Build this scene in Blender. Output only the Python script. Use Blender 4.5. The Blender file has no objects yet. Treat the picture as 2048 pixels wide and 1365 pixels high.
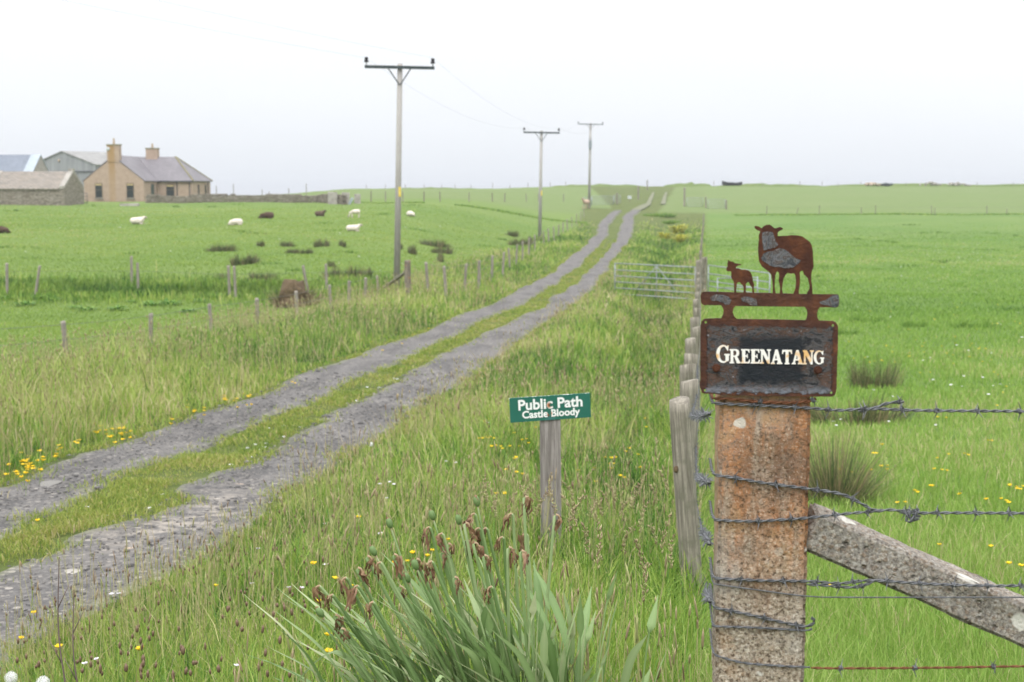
import bpy, bmesh, math, random
import numpy as np
from mathutils import Vector, Matrix
R = math.radians
scene = bpy.context.scene
C = scene.collection
rng = np.random.default_rng(7)
random.seed(7)

# ------------------------------------------------------------------ camera, sky, sun, exposure
F = 2844.0; CX, CY = 1024.0, 682.5; HOR = 379.0; CAMZ = 1.6
PITCH = math.atan((CY - HOR) / F)
cam_d = bpy.data.cameras.new('camera'); cam = bpy.data.objects.new('camera', cam_d); C.objects.link(cam)
cam.location = (0, 0, CAMZ); cam.rotation_euler = (math.pi/2 - PITCH, 0, 0)
cam_d.sensor_width = 36; cam_d.lens = F / 2048 * 36; cam_d.clip_end = 30000; cam_d.clip_start = 0.05
cam_d.dof.use_dof = True; cam_d.dof.focus_distance = 3.5; cam_d.dof.aperture_fstop = 9.0
scene.camera = cam
SUN_EL, SUN_AZ = 55, 200
w = bpy.data.worlds.new('World'); scene.world = w; w.use_nodes = True
wn = w.node_tree; wn.nodes.clear()
def wnode(t, **k):
    n = wn.nodes.new(t)
    for a, v in k.items(): setattr(n, a, v)
    return n
wo = wnode('ShaderNodeOutputWorld'); add = wnode('ShaderNodeAddShader')
sky = wnode('ShaderNodeTexSky', sky_type='NISHITA', sun_disc=False, sun_elevation=R(SUN_EL), sun_rotation=R(SUN_AZ),
            air_density=1.0, dust_density=3.0, ozone_density=1.0)
hs = wnode('ShaderNodeHueSaturation'); hs.inputs['Saturation'].default_value = 0.12
b1 = wnode('ShaderNodeBackground'); b1.inputs['Strength'].default_value = 0.05
b2 = wnode('ShaderNodeBackground'); b2.inputs['Strength'].default_value = 1.0
tc = wnode('ShaderNodeTexCoord'); sep = wnode('ShaderNodeSeparateXYZ'); ramp = wnode('ShaderNodeValToRGB')
cl = wnode('ShaderNodeTexNoise'); cl.inputs['Scale'].default_value = 2.2; cl.inputs['Detail'].default_value = 4
mapc = wnode('ShaderNodeMapping'); mapc.inputs['Scale'].default_value = (1, 1, 3)
clm = wnode('ShaderNodeMapRange'); clm.inputs[3].default_value = 0.94; clm.inputs[4].default_value = 1.06
mul = wnode('ShaderNodeMix', data_type='RGBA', blend_type='MULTIPLY'); mul.inputs[0].default_value = 1
e = ramp.color_ramp.elements
e[0].position = 0.0; e[0].color = (0.825, 0.865, 0.92, 1)
e[1].position = 1.0; e[1].color = (2.75, 2.75, 2.80, 1)
for p, c in ((0.05, (0.825, 0.855, 0.895)), (0.13, (0.84, 0.86, 0.89)), (0.28, (0.855, 0.86, 0.87)), (0.45, (1.5, 1.5, 1.52)), (0.6, (2.0, 2.0, 2.05))):
    x = e.new(p); x.color = (*c, 1)
L = wn.links.new
L(tc.outputs['Generated'], sep.inputs[0]); L(sep.outputs['Z'], ramp.inputs[0])
L(tc.outputs['Generated'], mapc.inputs[0]); L(mapc.outputs[0], cl.inputs['Vector']); L(cl.outputs[0], clm.inputs[0])
L(ramp.outputs[0], mul.inputs[6]); L(clm.outputs[0], mul.inputs[7]); L(mul.outputs[2], b2.inputs[0])
L(sky.outputs[0], hs.inputs['Color']); L(hs.outputs[0], b1.inputs[0])
L(b1.outputs[0], add.inputs[0]); L(b2.outputs[0], add.inputs[1]); L(add.outputs[0], wo.inputs[0])
sl = bpy.data.lights.new('sun', 'SUN'); sl.energy = 1.2; sl.angle = R(35); sl.color = (1, 0.97, 0.92)
so = bpy.data.objects.new('sun', sl); C.objects.link(so)
so.rotation_euler = (R(90 - SUN_EL), 0, R(180 - SUN_AZ + 360)); so.location = (0, 0, 30)
vs = scene.view_settings; vs.view_transform = 'Standard'; vs.look = 'None'; vs.exposure = 0.0; vs.gamma = 1.0
cy = scene.cycles; cy.max_bounces = 6; cy.diffuse_bounces = 3; cy.transmission_bounces = 4; cy.caustics_reflective = False; cy.caustics_refractive = False

# ------------------------------------------------------------------ terrain height
def sstep(a, b, x):
    t = np.clip((x - a) / (b - a), 0, 1); return t*t*(3-2*t)
def hash2(i, j, s=0):
    n = (i.astype(np.int64)*374761393 + j.astype(np.int64)*668265263 + s*1442695041) & 0xffffffff
    n = ((n ^ (n >> 13)) * 1274126177) & 0xffffffff
    return ((n ^ (n >> 16)) & 0xffff) / 65535.0
def vnoise(x, y, s=0):
    x = np.asarray(x, float); y = np.asarray(y, float)
    i = np.floor(x); j = np.floor(y); fx = x-i; fy = y-j
    fx = fx*fx*(3-2*fx); fy = fy*fy*(3-2*fy)
    a = hash2(i, j, s); b = hash2(i+1, j, s); c = hash2(i, j+1, s); d = hash2(i+1, j+1, s)
    return (a*(1-fx)+b*fx)*(1-fy) + (c*(1-fx)+d*fx)*fy
def smooth_profile(pts):
    xs, ds = np.array(pts, float).T
    t = np.linspace(-4, np.log(900), 1600)           # log-ish table: Y = exp(t) - 6 handled below
    Y = np.linspace(-60, 700, 3041)
    v = np.interp(Y, xs, ds); out = v.copy()
    for i, y in enumerate(Y):
        k = int(max(1, (abs(y)*0.10 + 0.5) / 0.25)); a = max(0, i-k); b = min(len(Y), i+k+1)
        out[i] = v[a:b].mean()
    return Y, out
BASE = smooth_profile([(-60,1.5),(0,1.22),(2.5,1.3),(3.5,1.42),(4.4,1.58),(6,1.84),(8,2.08),(11,2.32),(15,2.6),(27,3.05),(43,3.38),
    (52,3.55),(80,3.75),(110,3.9),(140,3.75),(160,3.45),(174,3.2),(190,2.75),(210,2.05),(250,0.7),(285,-0.5),(310,-0.72),(335,-0.6),(400,2),(560,22),(700,30)])
LEFT = smooth_profile([(-60,2.0),(0,2.2),(10,3.0),(20,3.6),(29,3.85),(40,3.98),(52,3.88),(60,3.5),(72,3.1),(98,2.15),(120,1.75),(150,1.4),
    (165,1.3),(200,.9),(250,.3),(290,-.1),(310,-.15),(330,0),(400,2.5),(560,22),(700,30)])
FLY = np.array([-60, 0, 15, 29, 40, 51, 75, 104, 140, 190, 300, 700.])
FLX = np.array([-20,-14.5,-11.8,-9.2,-7.1,-4.9,-1.9, 2.6, 6.5, 9.5, 12, 14.])
def FL(Y): return np.interp(Y, FLY, FLX)
def FR(Y): return 0.1355*np.asarray(Y, float) - 0.05
def h(X, Y):
    X = np.asarray(X, float); Y = np.asarray(Y, float)
    b = np.interp(Y, *BASE); l = np.interp(Y, *LEFT)
    wdt = np.interp(Y, [0, 40, 90, 160], [3.0, 3.0, 12, 18])
    t = sstep(FL(Y) - wdt + np.interp(Y, [40, 90], [2.0, .5]), FL(Y) + np.interp(Y, [40, 90], [4.2, .5]), X)
    d = l*(1-t) + b*t
    d = d + 0.32*sstep(-0.2, -2.4, X)*sstep(9, 5, Y)                       # little bank down to the track
    dt = (X - (FR(Y)*0.55 + (FR(Y)*0.64 - 0.9)*0.45)) / np.interp(Y, [10, 110], [.6, 1.4])
    d = d - .04*np.exp(-((X-(FL(Y)+2.3))/1.0)**2)*sstep(14, 22, Y)*sstep(75, 55, Y)   # bank in front of the roadside fence
    d = d + 0.55*np.exp(-dt*dt)*sstep(10, 30, Y)*sstep(185, 150, Y)         # shallow ditch
    d = d + 2.6*sstep(-30, -60, X)*sstep(170, 260, Y)                      # land falls away behind the farm
    am = np.interp(Y, [0, 4, 20, 80], [.02, .03, .07, .12])
    d = d - am*(vnoise(X*.35+9, Y*.35, 1) - .5) - am*1.5*(vnoise(X*.09, Y*.07+3, 2) - .5)
    return CAMZ - d
ct, st = math.cos(PITCH), math.sin(PITCH)
def ray(px, py):
    u = (px-CX)/F; v = (CY-py)/F
    d = np.array([u, ct + v*st, -st + v*ct]); return d/d[1]
O = np.array([0, 0, CAMZ])
TS = np.geomspace(1.2, 650, 6000)
def _first(d, H, y0=0.):
    P_ = O + TS[TS > y0][:, None]*d
    g = P_[:, 2] - h(P_[:, 0], P_[:, 1]) - H
    k = np.nonzero((g[1:] <= 0) & (g[:-1] > 0))[0]
    if not len(k): return None
    k = k[0]+1
    f = g[k-1]/(g[k-1]-g[k]); return P_[k-1]*(1-f) + P_[k]*f
def G(px, py, H=0.0, y0=0.):
    p = _first(ray(px, py), H, y0); return p if p is not None else O + 300*ray(px, py)
def P(px, py, Y): return O + Y*ray(px, py)                     # the point at distance Y that one sees there
def onground(px, Y, py=None):
    X = (px-CX)/F*Y*1.0
    return np.array([X, Y, float(h(X, Y))])
def gz(x, y): return float(h(x, y))
def mpx(Y): return Y/F                                          # metres per pixel

# ------------------------------------------------------------------ material helpers
def M(name, build):
    m = bpy.data.materials.new(name); m.use_nodes = True; nt = m.node_tree; nt.nodes.clear()
    out = nt.nodes.new('ShaderNodeOutputMaterial'); build(NT(nt), out); return m
class NT:
    def __init__(s, nt): s.nt = nt
    def n(s, t, ins=None, **k):
        n = s.nt.nodes.new('ShaderNode'+t)
        for a, v in k.items(): setattr(n, a, v)
        for a, v in (ins or {}).items(): s.put(n.inputs[a], v)
        return n
    def put(s, sock, v):
        if isinstance(v, bpy.types.NodeSocket): s.nt.links.new(v, sock)
        elif isinstance(v, bpy.types.Node): s.nt.links.new(v.outputs[0], sock)
        elif isinstance(v, (tuple, list)) and len(v) == 3 and sock.type == 'RGBA': sock.default_value = (*v, 1)
        else: sock.default_value = v
    def coord(s, which='Object', scale=(1, 1, 1), loc=(0, 0, 0)):
        c = s.n('TexCoord'); return s.n('Mapping', {'Vector': c.outputs[which], 'Scale': scale, 'Location': loc})
    def noise(s, vec, scale, detail=4, rough=.55, dist=0): return s.n('TexNoise', {'Vector': vec, 'Scale': scale, 'Detail': detail, 'Roughness': rough, 'Distortion': dist}).outputs[0]
    def vor(s, vec, scale, out='Distance', feature='F1', rnd=1): return s.n('TexVoronoi', {'Vector': vec, 'Scale': scale, 'Randomness': rnd}, feature=feature).outputs[out]
    def rng(s, v, a, b, c=0., d=1.): return s.n('MapRange', {0: v, 1: a, 2: b, 3: c, 4: d}).outputs[0]
    def sm(s, v, a, b, c=0., d=1.): return s.n('MapRange', {0: v, 1: a, 2: b, 3: c, 4: d}, interpolation_type='SMOOTHSTEP').outputs[0]
    def math(s, op, a, b=0.): return s.n('Math', {0: a, 1: b}, operation=op).outputs[0]
    def mix(s, f, a, b, bt='MIX'): 
        n = s.n('Mix', data_type='RGBA', blend_type=bt)
        s.put(n.inputs[0], f); s.put(n.inputs[6], a); s.put(n.inputs[7], b); return n.outputs[2]
    def ramp(s, f, stops):
        n = s.n('ValToRGB', {0: f}); el = n.color_ramp.elements
        while len(el) > 1: el.remove(el[-1])
        el[0].position = stops[0][0]; el[0].color = (*stops[0][1], 1)
        for p, c in stops[1:]:
            q = el.new(p); q.color = (*c, 1)
        return n.outputs[0]
    def bump(s, v, strength=.5, dist=.01): return s.n('Bump', {'Height': v, 'Strength': strength, 'Distance': dist}).outputs[0]
    def pbr(s, out, col, rough=.8, metal=0., normal=None, spec=.3):
        b = s.n('BsdfPrincipled', {'Base Color': col, 'Roughness': rough, 'Metallic': metal, 'Specular IOR Level': spec})
        if normal is not None: s.put(b.inputs['Normal'], normal)
        s.nt.links.new(b.outputs[0], out.inputs[0]); return b
    def attr(s, name): return s.n('Attribute', attribute_name=name)
    def sep(s, v): return s.n('SeparateXYZ', {0: v}).outputs
    def band(s, v, a, b, w):                          # 1 inside [a,b], soft edges of width w
        return s.math('MULTIPLY', s.sm(v, a-w, a+w), s.sm(v, b-w, b+w, 1., 0.))

def plain(name, col, rough=.8, metal=0., var=.25, scale=8., bump=0., bscale=30.):
    def f(t, out):
        c = t.coord(); n = t.noise(c, scale, 5)
        cc = t.mix(t.rng(n, .25, .75), tuple(x*(1-var) for x in col), tuple(min(1, x*(1+var)) for x in col))
        nm = t.bump(t.noise(c, bscale, 4), bump, .01) if bump else None
        t.pbr(out, cc, rough, metal, nm)
    return M(name, f)

def blade_mat(name, stops, trans=.3, gloss=.25):
    def f(t, out):
        a = t.attr('tint').outputs['Fac']
        col = t.ramp(a, stops)
        b = t.n('BsdfPrincipled', {'Base Color': col, 'Roughness': .5, 'Specular IOR Level': gloss})
        tr = t.n('BsdfTranslucent', {'Color': col})
        mx = t.n('MixShader', {0: trans}); t.put(mx.inputs[1], b.outputs[0]); t.put(mx.inputs[2], tr.outputs[0])
        t.nt.links.new(mx.outputs[0], out.inputs[0])
    return M(name, f)
m_verge = blade_mat('verge_blades', [(0, (.04,.10,.02)), (.28, (.12,.25,.036)), (.52, (.28,.40,.07)), (.72, (.40,.455,.13)), (.88, (.50,.46,.22)), (1, (.60,.52,.33))])
m_field = blade_mat('pasture_blades', [(0, (.09,.18,.03)), (.4, (.19,.33,.055)), (.75, (.26,.385,.08)), (.95, (.36,.44,.14)), (1, (.46,.42,.22))])
m_leftf = blade_mat('meadow_blades', [(0, (.10,.175,.03)), (.4, (.21,.32,.055)), (.75, (.285,.375,.08)), (.95, (.38,.43,.14)), (1, (.46,.42,.22))])
m_strip = blade_mat('strip_blades', [(0, (.10,.17,.03)), (.35, (.20,.29,.05)), (.65, (.32,.36,.08)), (.85, (.40,.37,.13)), (1, (.46,.38,.20))])
m_rush = blade_mat('rush_blades', [(0, (.05,.085,.036)), (.45, (.11,.15,.06)), (.65, (.21,.185,.095)), (1, (.45,.34,.21))], .2)
m_daff = blade_mat('daffodil_green', [(0, (.14,.24,.075)), (.5, (.28,.40,.165)), (.85, (.42,.52,.27)), (.94, (.50,.54,.32)), (1, (.44,.31,.19))], .3, .4)
m_dock = blade_mat('dock_green', [(0, (.05,.13,.025)), (.6, (.12,.27,.04)), (1, (.24,.36,.08))])
m_straw = blade_mat('straw', [(0, (.30,.24,.13)), (.6, (.42,.34,.19)), (1, (.52,.45,.28))], .2)
m_seed = blade_mat('seed_heads', [(0, (.13,.08,.055)), (.3, (.23,.16,.10)), (.6, (.36,.29,.17)), (1, (.36,.37,.16))], .1)
m_yellow = blade_mat('yellow_petals', [(0, (.72,.47,.01)), (1, (.80,.62,.02))], .2)
m_white = blade_mat('white_petals', [(0, (.68,.64,.70)), (1, (.85,.85,.86))], .2)
m_dry = blade_mat('withered_petals', [(0, (.085,.045,.025)), (.5, (.19,.105,.06)), (1, (.48,.33,.20))], .1)
m_hayb = blade_mat('hay_straws', [(0, (.07,.05,.035)), (.6, (.17,.12,.075)), (1, (.30,.22,.14))], .1)
m_iris = blade_mat('yellow_green_leaves', [(0, (.22,.25,.04)), (.5, (.42,.43,.07)), (1, (.60,.57,.09))])

def f_ground(t, out):
    z = t.attr('zone').outputs['Color']; zs = t.n('SeparateColor', {0: z}).outputs
    c = t.coord('Object')
    n1 = t.noise(c, .045, 6, .65); n2 = t.noise(c, .6, 6, .65); n3 = t.noise(c, 9., 6, .7)
    cs = t.coord('Object', (.45, 1.0, 1)); n4 = t.noise(cs, 2.2, 5, .7)
    mixn = t.math('ADD', t.math('MULTIPLY', n2, .45), t.math('ADD', t.math('MULTIPLY', n3, .3), t.math('MULTIPLY', n4, .25)))
    v = t.ramp(mixn, [(.32, (.05,.075,.02)), (.48, (.095,.125,.036)), (.6, (.14,.155,.052)), (.72, (.20,.175,.09))])  # verge thatch, darkened further: shade between the blades is put into its colour
    f = t.ramp(mixn, [(.32, (.08,.145,.034)), (.5, (.122,.20,.05)), (.68, (.17,.24,.075))])
    f = t.mix(t.rng(n1, .35, .65), t.mix(.5, f, (.085,.165,.036)), t.mix(.6, f, (.17,.225,.07)))
    lf = t.ramp(mixn, [(.32, (.09,.155,.033)), (.5, (.13,.20,.046)), (.68, (.175,.235,.07))])
    far = t.ramp(mixn, [(.32, (.125,.17,.06)), (.55, (.16,.205,.08)), (.7, (.20,.235,.11))])
    lf = t.mix(t.rng(n1, .38, .65), t.mix(.4, lf, (.10,.17,.04)), t.mix(.5, lf, (.175,.225,.07))); far = t.mix(t.rng(n1, .38, .62, 0., .6), far, (.13,.19,.058))
    col = t.mix(zs[0], v, f); col = t.mix(zs[1], col, lf); col = t.mix(zs[2], col, far)
    nm = t.bump(t.math('ADD', n3, t.math('MULTIPLY', n2, 2.)), .6, .12)
    t.pbr(out, col, .95, 0, nm, .1)
m_ground = M('grassland', f_ground)

def f_track(t, out):
    c = t.coord('Object'); v = t.n('TexVoronoi', {'Vector': c, 'Scale': 42.}); v2 = t.n('TexVoronoi', {'Vector': c, 'Scale': 15.})
    n = t.noise(c, 1.1, 6, .6); n2 = t.noise(c, 6., 5, .6); n3 = t.noise(c, 90., 3, .6)
    cs = t.coord('Object', (1.6, .35, 1)); n4 = t.noise(cs, 1.5, 4)
    sg = t.n('SeparateColor', {0: v.outputs['Color']}).outputs
    base = t.ramp(n, [(.36, (.026,.0245,.024)), (.5, (.075,.071,.069)), (.62, (.165,.157,.15))])
    base = t.mix(t.rng(n4, .42, .62, 0., .6), base, (.155,.147,.14)); base = t.mix(t.rng(n4, .5, .36, 0., .6), base, (.03,.028,.028))
    y_ = t.sep(c)[1]; base = t.mix(t.sm(y_, 9.5, 6., 0., .35), base, (.15,.143,.138))
    st_ = t.ramp(sg[0], [(0, (.03,.029,.029)), (.5, (.08,.076,.073)), (.85, (.165,.156,.146)), (1, (.38,.34,.29))])
    col = t.mix(.42, base, st_)
    s2 = t.n('SeparateColor', {0: v2.outputs['Color']}).outputs
    big = t.math('MULTIPLY', t.sm(s2[1], .86, .9), t.sm(v2.outputs['Distance'], .3, .36, 1., 0.))
    col = t.mix(t.math('MULTIPLY', big, .7), col, (.36,.33,.29))
    a = t.attr('tint').outputs['Fac']
    col = t.mix(t.math('MULTIPLY', a, t.sm(n2, .35, .6)), col, (.14,.165,.05))
    a2 = t.attr('sand').outputs['Fac']
    col = t.mix(t.math('MULTIPLY', a2, t.sm(n2, .42, .6)), col, (.36,.32,.27))
    hgt = t.math('ADD', t.math('MULTIPLY', v.outputs['Distance'], -1.), t.math('MULTIPLY', n3, .3))
    t.pbr(out, col, t.rng(n, .3, .6, .55, .85), 0, t.bump(hgt, .7, .012), .35)
m_track = M('track_gravel', f_track)

def f_conc(brown):
    def f(t, out):
        c = t.coord('Object'); wv_ = t.mix(.004, c.outputs[0], t.n('TexNoise', {'Vector': c, 'Scale': 70., 'Detail': 3.}).outputs['Color']); v = t.n('TexVoronoi', {'Vector': wv_, 'Scale': 112.}); n = t.noise(c, 22., 6, .7); nb = t.noise(c, 7., 5, .6); nf = t.noise(c, 260., 4, .7)
        vb = t.n('TexVoronoi', {'Vector': c, 'Scale': 62.})
        sc = t.n('SeparateColor', {0: v.outputs['Color']}).outputs; sb = t.n('SeparateColor', {0: vb.outputs['Color']}).outputs
        sp_ = t.noise(c, 170., 7, .75)
        mort = t.ramp(n, [(.3, (.26,.21,.15) if brown else (.19,.175,.155)), (.55, (.36,.30,.23) if brown else (.27,.25,.22)), (.75, (.50,.45,.37) if brown else (.40,.38,.34))])
        peb = t.ramp(sc[0], [(0, (.11,.085,.065)), (.25, (.24,.15,.085)), (.45, (.33,.27,.20)), (.6, (.17,.125,.09)), (.8, (.36,.31,.25)), (1, (.56,.52,.45))])
        pm = t.math('MULTIPLY', t.sm(v.outputs['Distance'], .40, .55, 1., 0.), t.sm(sc[1], .12, .2))
        col = t.mix(t.math('MULTIPLY', pm, t.rng(nb, .35, .65, .35, .9)), mort, peb)
        pit = t.math('MULTIPLY', t.sm(t.math('ADD', vb.outputs['Distance'], t.math('MULTIPLY', nf, .25)), .25, .5, 1., 0.), t.sm(sb[1], .72, .8))
        v3 = t.n('TexVoronoi', {'Vector': c, 'Scale': 240.}); s3 = t.n('SeparateColor', {0: v3.outputs['Color']}).outputs
        col = t.mix(t.math('MULTIPLY', t.sm(s3[1], .6, .7), .55), col, t.ramp(s3[0], [(0, (.06,.045,.035)), (.5, (.26,.20,.14)), (1, (.50,.46,.40))]))
        col = t.mix(t.math('MULTIPLY', pit, .55), col, (.075,.06,.045))
        col = t.mix(t.sm(sp_, .53, .6, 0., .75), col, (.055,.04,.028) if brown else (.07,.062,.055)); col = t.mix(t.sm(sp_, .46, .39, 0., .7), col, (.60,.55,.47) if brown else (.50,.48,.44))
        x, y, z = t.sep(c)[:3]
        if brown:                                        # rust running down from the steel sign
            nn = t.noise(t.coord('Object', (1, 1, .12)), 45., 4)
            zz = t.math('ADD', z, t.math('MULTIPLY', nn, .35))
            rust = t.sm(zz, -.24, .02)
            edge = t.math('MULTIPLY', t.sm(t.math('ADD', x, t.math('MULTIPLY', nn, .03)), .05, .08), t.sm(z, -.42, -.2))
            col = t.mix(t.sm(t.noise(c, 5., 4, .6), .46, .6), col, t.mix(.6, col, (.40,.385,.345)))
            rust = t.math('MULTIPLY', rust, t.sm(t.noise(t.coord('Object', (1, 1, .16)), 26., 5, .65), .34, .52, .35, 1.))
            rust = t.math('MAXIMUM', t.math('MULTIPLY', rust, .9), t.math('MULTIPLY', edge, .95))
            rc = t.ramp(nb, [(.38, (.12,.04,.012)), (.5, (.38,.14,.035)), (.63, (.45,.27,.12))])
            col = t.mix(t.math('MULTIPLY', rust, t.rng(sp_, .6, .42, .35, 1.)), col, rc)
            col = t.mix(t.math('MULTIPLY', t.sm(nb, .52, .62), .35), col, (.35,.19,.07)); col = t.mix(t.sm(sp_, .55, .62, 0., .6), col, (.05,.032,.02)); col = t.mix(t.math('MULTIPLY', t.sm(sp_, .44, .38), .45), col, (.60,.53,.43))
        lv = t.n('TexVoronoi', {'Vector': t.mix(.02, c.outputs[0], t.n('TexNoise', {'Vector': c, 'Scale': 30.}).outputs['Color']), 'Scale': 24. if brown else 13.})
        ls = t.n('SeparateColor', {0: lv.outputs['Color']}).outputs
        lich = t.math('MULTIPLY', t.sm(t.math('ADD', lv.outputs['Distance'], t.math('MULTIPLY', n, .28)), .30 if brown else .36, .36 if brown else .42, 1., 0.), t.sm(ls[2], .78 if brown else .5, .8 if brown else .52))
        col = t.mix(t.math('MULTIPLY', lich, .85), col, (.62,.61,.55))
        hh = t.math('ADD', t.math('MULTIPLY', pm, .22), t.math('ADD', t.math('MULTIPLY', nf, .5), t.math('SUBTRACT', t.math('MULTIPLY', n, .8), t.math('MULTIPLY', pit, 1.2))))
        t.pbr(out, col, .92, 0, t.bump(hh, .9, .004), .15)
    return f
m_conc = M('aggregate_concrete', f_conc(True)); m_brace = M('lichened_concrete', f_conc(False))

def f_rust(plate):
    def f(t, out):
        c = t.coord('Object'); n = t.noise(c, 30., 6, .65); nf = t.noise(c, 190., 5, .7); nb = t.noise(t.coord('Object', (.8, 1, 1.25)), 85., 6, .72, .9)
        x, y, z = t.sep(c)[:3]
        rust = t.ramp(n, [(.3, (.030,.012,.009)), (.47, (.062,.022,.012)), (.6, (.105,.037,.016)), (.75, (.19,.07,.024))])
        rust = t.mix(t.rng(nf, .4, .7, 0., .5), rust, (.07,.028,.02))
        wob = t.math('MULTIPLY', t.math('SUBTRACT', nb, .5), .022)
        xx = t.math('ADD', x, wob); zz = t.math('ADD', z, wob)
        if plate:
            pk = t.math('MULTIPLY', t.band(xx, -.099, .1, .0015), t.band(zz, -.056, .052, .0006))
            paint = t.ramp(t.noise(t.coord('Object', (.8, 1, 1.3)), 48., 7, .78, 1.2), [(.34, (.006,.008,.012)), (.43, (.022,.022,.026)), (.48, (.11,.105,.108)), (.52, (.03,.018,.014)), (.57, (.12,.065,.045)), (.62, (.05,.045,.045)), (.68, (.34,.34,.37))])
            calm = t.math('MULTIPLY', t.band(xx, -.048, .055, .006), t.band(zz, -.04, .036, .008))
            paint = t.mix(t.math('MULTIPLY', calm, .92), paint, (.008,.012,.018))
            foot = t.sm(zz, -.040, -.052); paint = t.mix(t.math('MULTIPLY', foot, t.rng(nb, .4, .6, .1, .8)), paint, (.22,.24,.29))
            col = t.mix(pk, rust, paint); hg = t.math('ADD', t.math('MULTIPLY', pk, .8), nb); ro = t.mix(pk, (.9,.9,.9), (.42,.42,.42))
            t.pbr(out, col, .85, 0, t.bump(hg, .9, .004), .3).inputs['Roughness'].default_value = .6
        else:
            v = t.attr('flake').outputs['Fac']
            paint = t.ramp(nb, [(.35, (.05,.055,.065)), (.5, (.12,.12,.13)), (.62, (.10,.075,.065)), (.72, (.25,.26,.29))])
            col = t.mix(v, rust, paint)
            t.pbr(out, col, .85, 0, t.bump(t.math('ADD', t.math('MULTIPLY', v, .7), nb), .8, .004), .3)
    return f
m_plate = M('peeling_painted_steel', f_rust(True)); m_rust = M('rusted_steel', f_rust(False))
def f_flake(t, out):
    c = t.coord('Object'); nb = t.noise(c, 50., 7, .78, 1.2)
    col = t.ramp(nb, [(.34, (.012,.015,.02)), (.44, (.06,.065,.075)), (.49, (.17,.17,.18)), (.53, (.05,.04,.038)), (.58, (.11,.085,.075)), (.66, (.36,.37,.41))])
    t.pbr(out, col, .5, 0, t.bump(nb, 1., .004), .35)
m_flake = M('old_grey_paint', f_flake)
def f_letter(t, out):
    c = t.coord('Object'); n = t.noise(c, 28., 4, .6)
    t.pbr(out, t.mix(t.sm(n, .5, .64), (.80,.78,.74), (.72,.45,.19)), .6)
m_letter = M('stained_white_paint', f_letter)
def f_wood(dark, light, green=0.):
    def f(t, out):
        c = t.coord('Object', (1, 1, .06)); c2 = t.coord('Object'); n = t.noise(c, 55., 6, .7, .5); n2 = t.noise(c2, 6., 5, .6); n3 = t.noise(t.coord('Object', (1, 1, .03)), 140., 3)
        oi = t.n('ObjectInfo').outputs['Random']
        col = t.ramp(n, [(.36, dark), (.5, tuple((a+b)/2 for a, b in zip(dark, light))), (.64, light)]); col = t.mix(t.sm(n3, .54, .62, 0., .6), col, tuple(x*.6 for x in dark))
        col = t.mix(t.math('MULTIPLY', t.sm(n2, .5, .65), green), col, (.11,.115,.07))
        col = t.mix(t.rng(oi, 0, 1, 0., .35), col, (.33,.30,.26))
        t.pbr(out, col, .9, 0, t.bump(t.math('ADD', n, n3), .7, .006), .15)
    return f
m_wood = M('weathered_post_wood', f_wood((.075,.068,.048), (.40,.37,.30), .9))
m_board = M('grey_sawn_wood', f_wood((.13,.115,.11), (.36,.33,.32), .1))
m_pole = M('pole_wood', f_wood((.30,.29,.285), (.46,.45,.44), .05))
m_woodp = M('pale_post_wood', f_wood((.13,.115,.095), (.43,.395,.34), .25))
m_galv = plain('galvanised_steel', (.30,.325,.345), .5, .4, .2, 12)
m_wire = plain('galvanised_wire', (.13,.135,.145), .5, .45, .5, 90)
m_rwire = plain('rusty_wire', (.17,.07,.035), .8, .1, .4, 60)
m_dark = plain('dark_fitting', (.05,.065,.07), .5, .2, .2)
m_yel = plain('yellow_plate', (.75,.58,.12), .5)
m_green = None
def f_green(t, out):
    c = t.coord('Object'); x, y, z = t.sep(c)[:3]; n = t.noise(c, 60., 4, .7); nb = t.noise(c, 5., 3)
    col = t.mix(t.rng(nb, .3, .7), (.014,.115,.082), (.022,.14,.10))
    ax = t.math('ABSOLUTE', x); az = t.math('ABSOLUTE', z)
    e1 = t.math('MAXIMUM', t.math('SUBTRACT', ax, .2085), t.math('SUBTRACT', az, .0635))
    chip = t.sm(t.math('ADD', e1, t.math('MULTIPLY', t.math('SUBTRACT', n, .48), .014)), .0, .0012)
    col = t.mix(chip, col, (.72,.74,.72))
    fade = t.math('MULTIPLY', t.band(x, -.028, .022, .008), t.sm(z, -.03, -.055)); col = t.mix(t.math('MULTIPLY', fade, .3), col, (.10,.22,.26))
    t.pbr(out, col, .45, 0, None, .4)
m_green = M('green_sign_face', f_green)
def f_signwhite(t, out):
    c = t.coord('Object'); x, y, z = t.sep(c)[:3]; n = t.noise(c, 90., 4)
    d1 = t.n('VectorMath', {0: c, 1: (-.006, 0, .016)}, operation='DISTANCE').outputs['Value']
    d2 = t.n('VectorMath', {0: c, 1: (-.012, 0, -.037)}, operation='DISTANCE').outputs['Value']
    d = t.math('ADD', t.math('MINIMUM', d1, d2), t.math('MULTIPLY', t.math('SUBTRACT', n, .5), .012))
    col = t.mix(t.sm(d, .006, .02, 1., 0.), (.80,.81,.80), (.45,.15,.03))
    t.pbr(out, col, .5)
m_signw = M('white_sign_letters', f_signwhite)
def f_wool(a, b):
    def f(t, out):
        c = t.coord('Object'); n = t.noise(c, 9., 5); 
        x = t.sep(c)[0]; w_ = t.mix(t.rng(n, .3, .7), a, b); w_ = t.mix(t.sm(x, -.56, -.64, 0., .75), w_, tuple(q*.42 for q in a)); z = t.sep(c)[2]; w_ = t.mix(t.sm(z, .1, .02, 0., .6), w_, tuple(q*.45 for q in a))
        t.pbr(out, w_, .95, 0, t.bump(t.noise(c, 30., 4), .8, .04), .1)
    return f
m_woolw = M('white_wool', f_wool((.62,.54,.46), (.80,.74,.68)))
m_woolb = M('brown_wool', f_wool((.05,.032,.024), (.13,.085,.06)))
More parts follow.
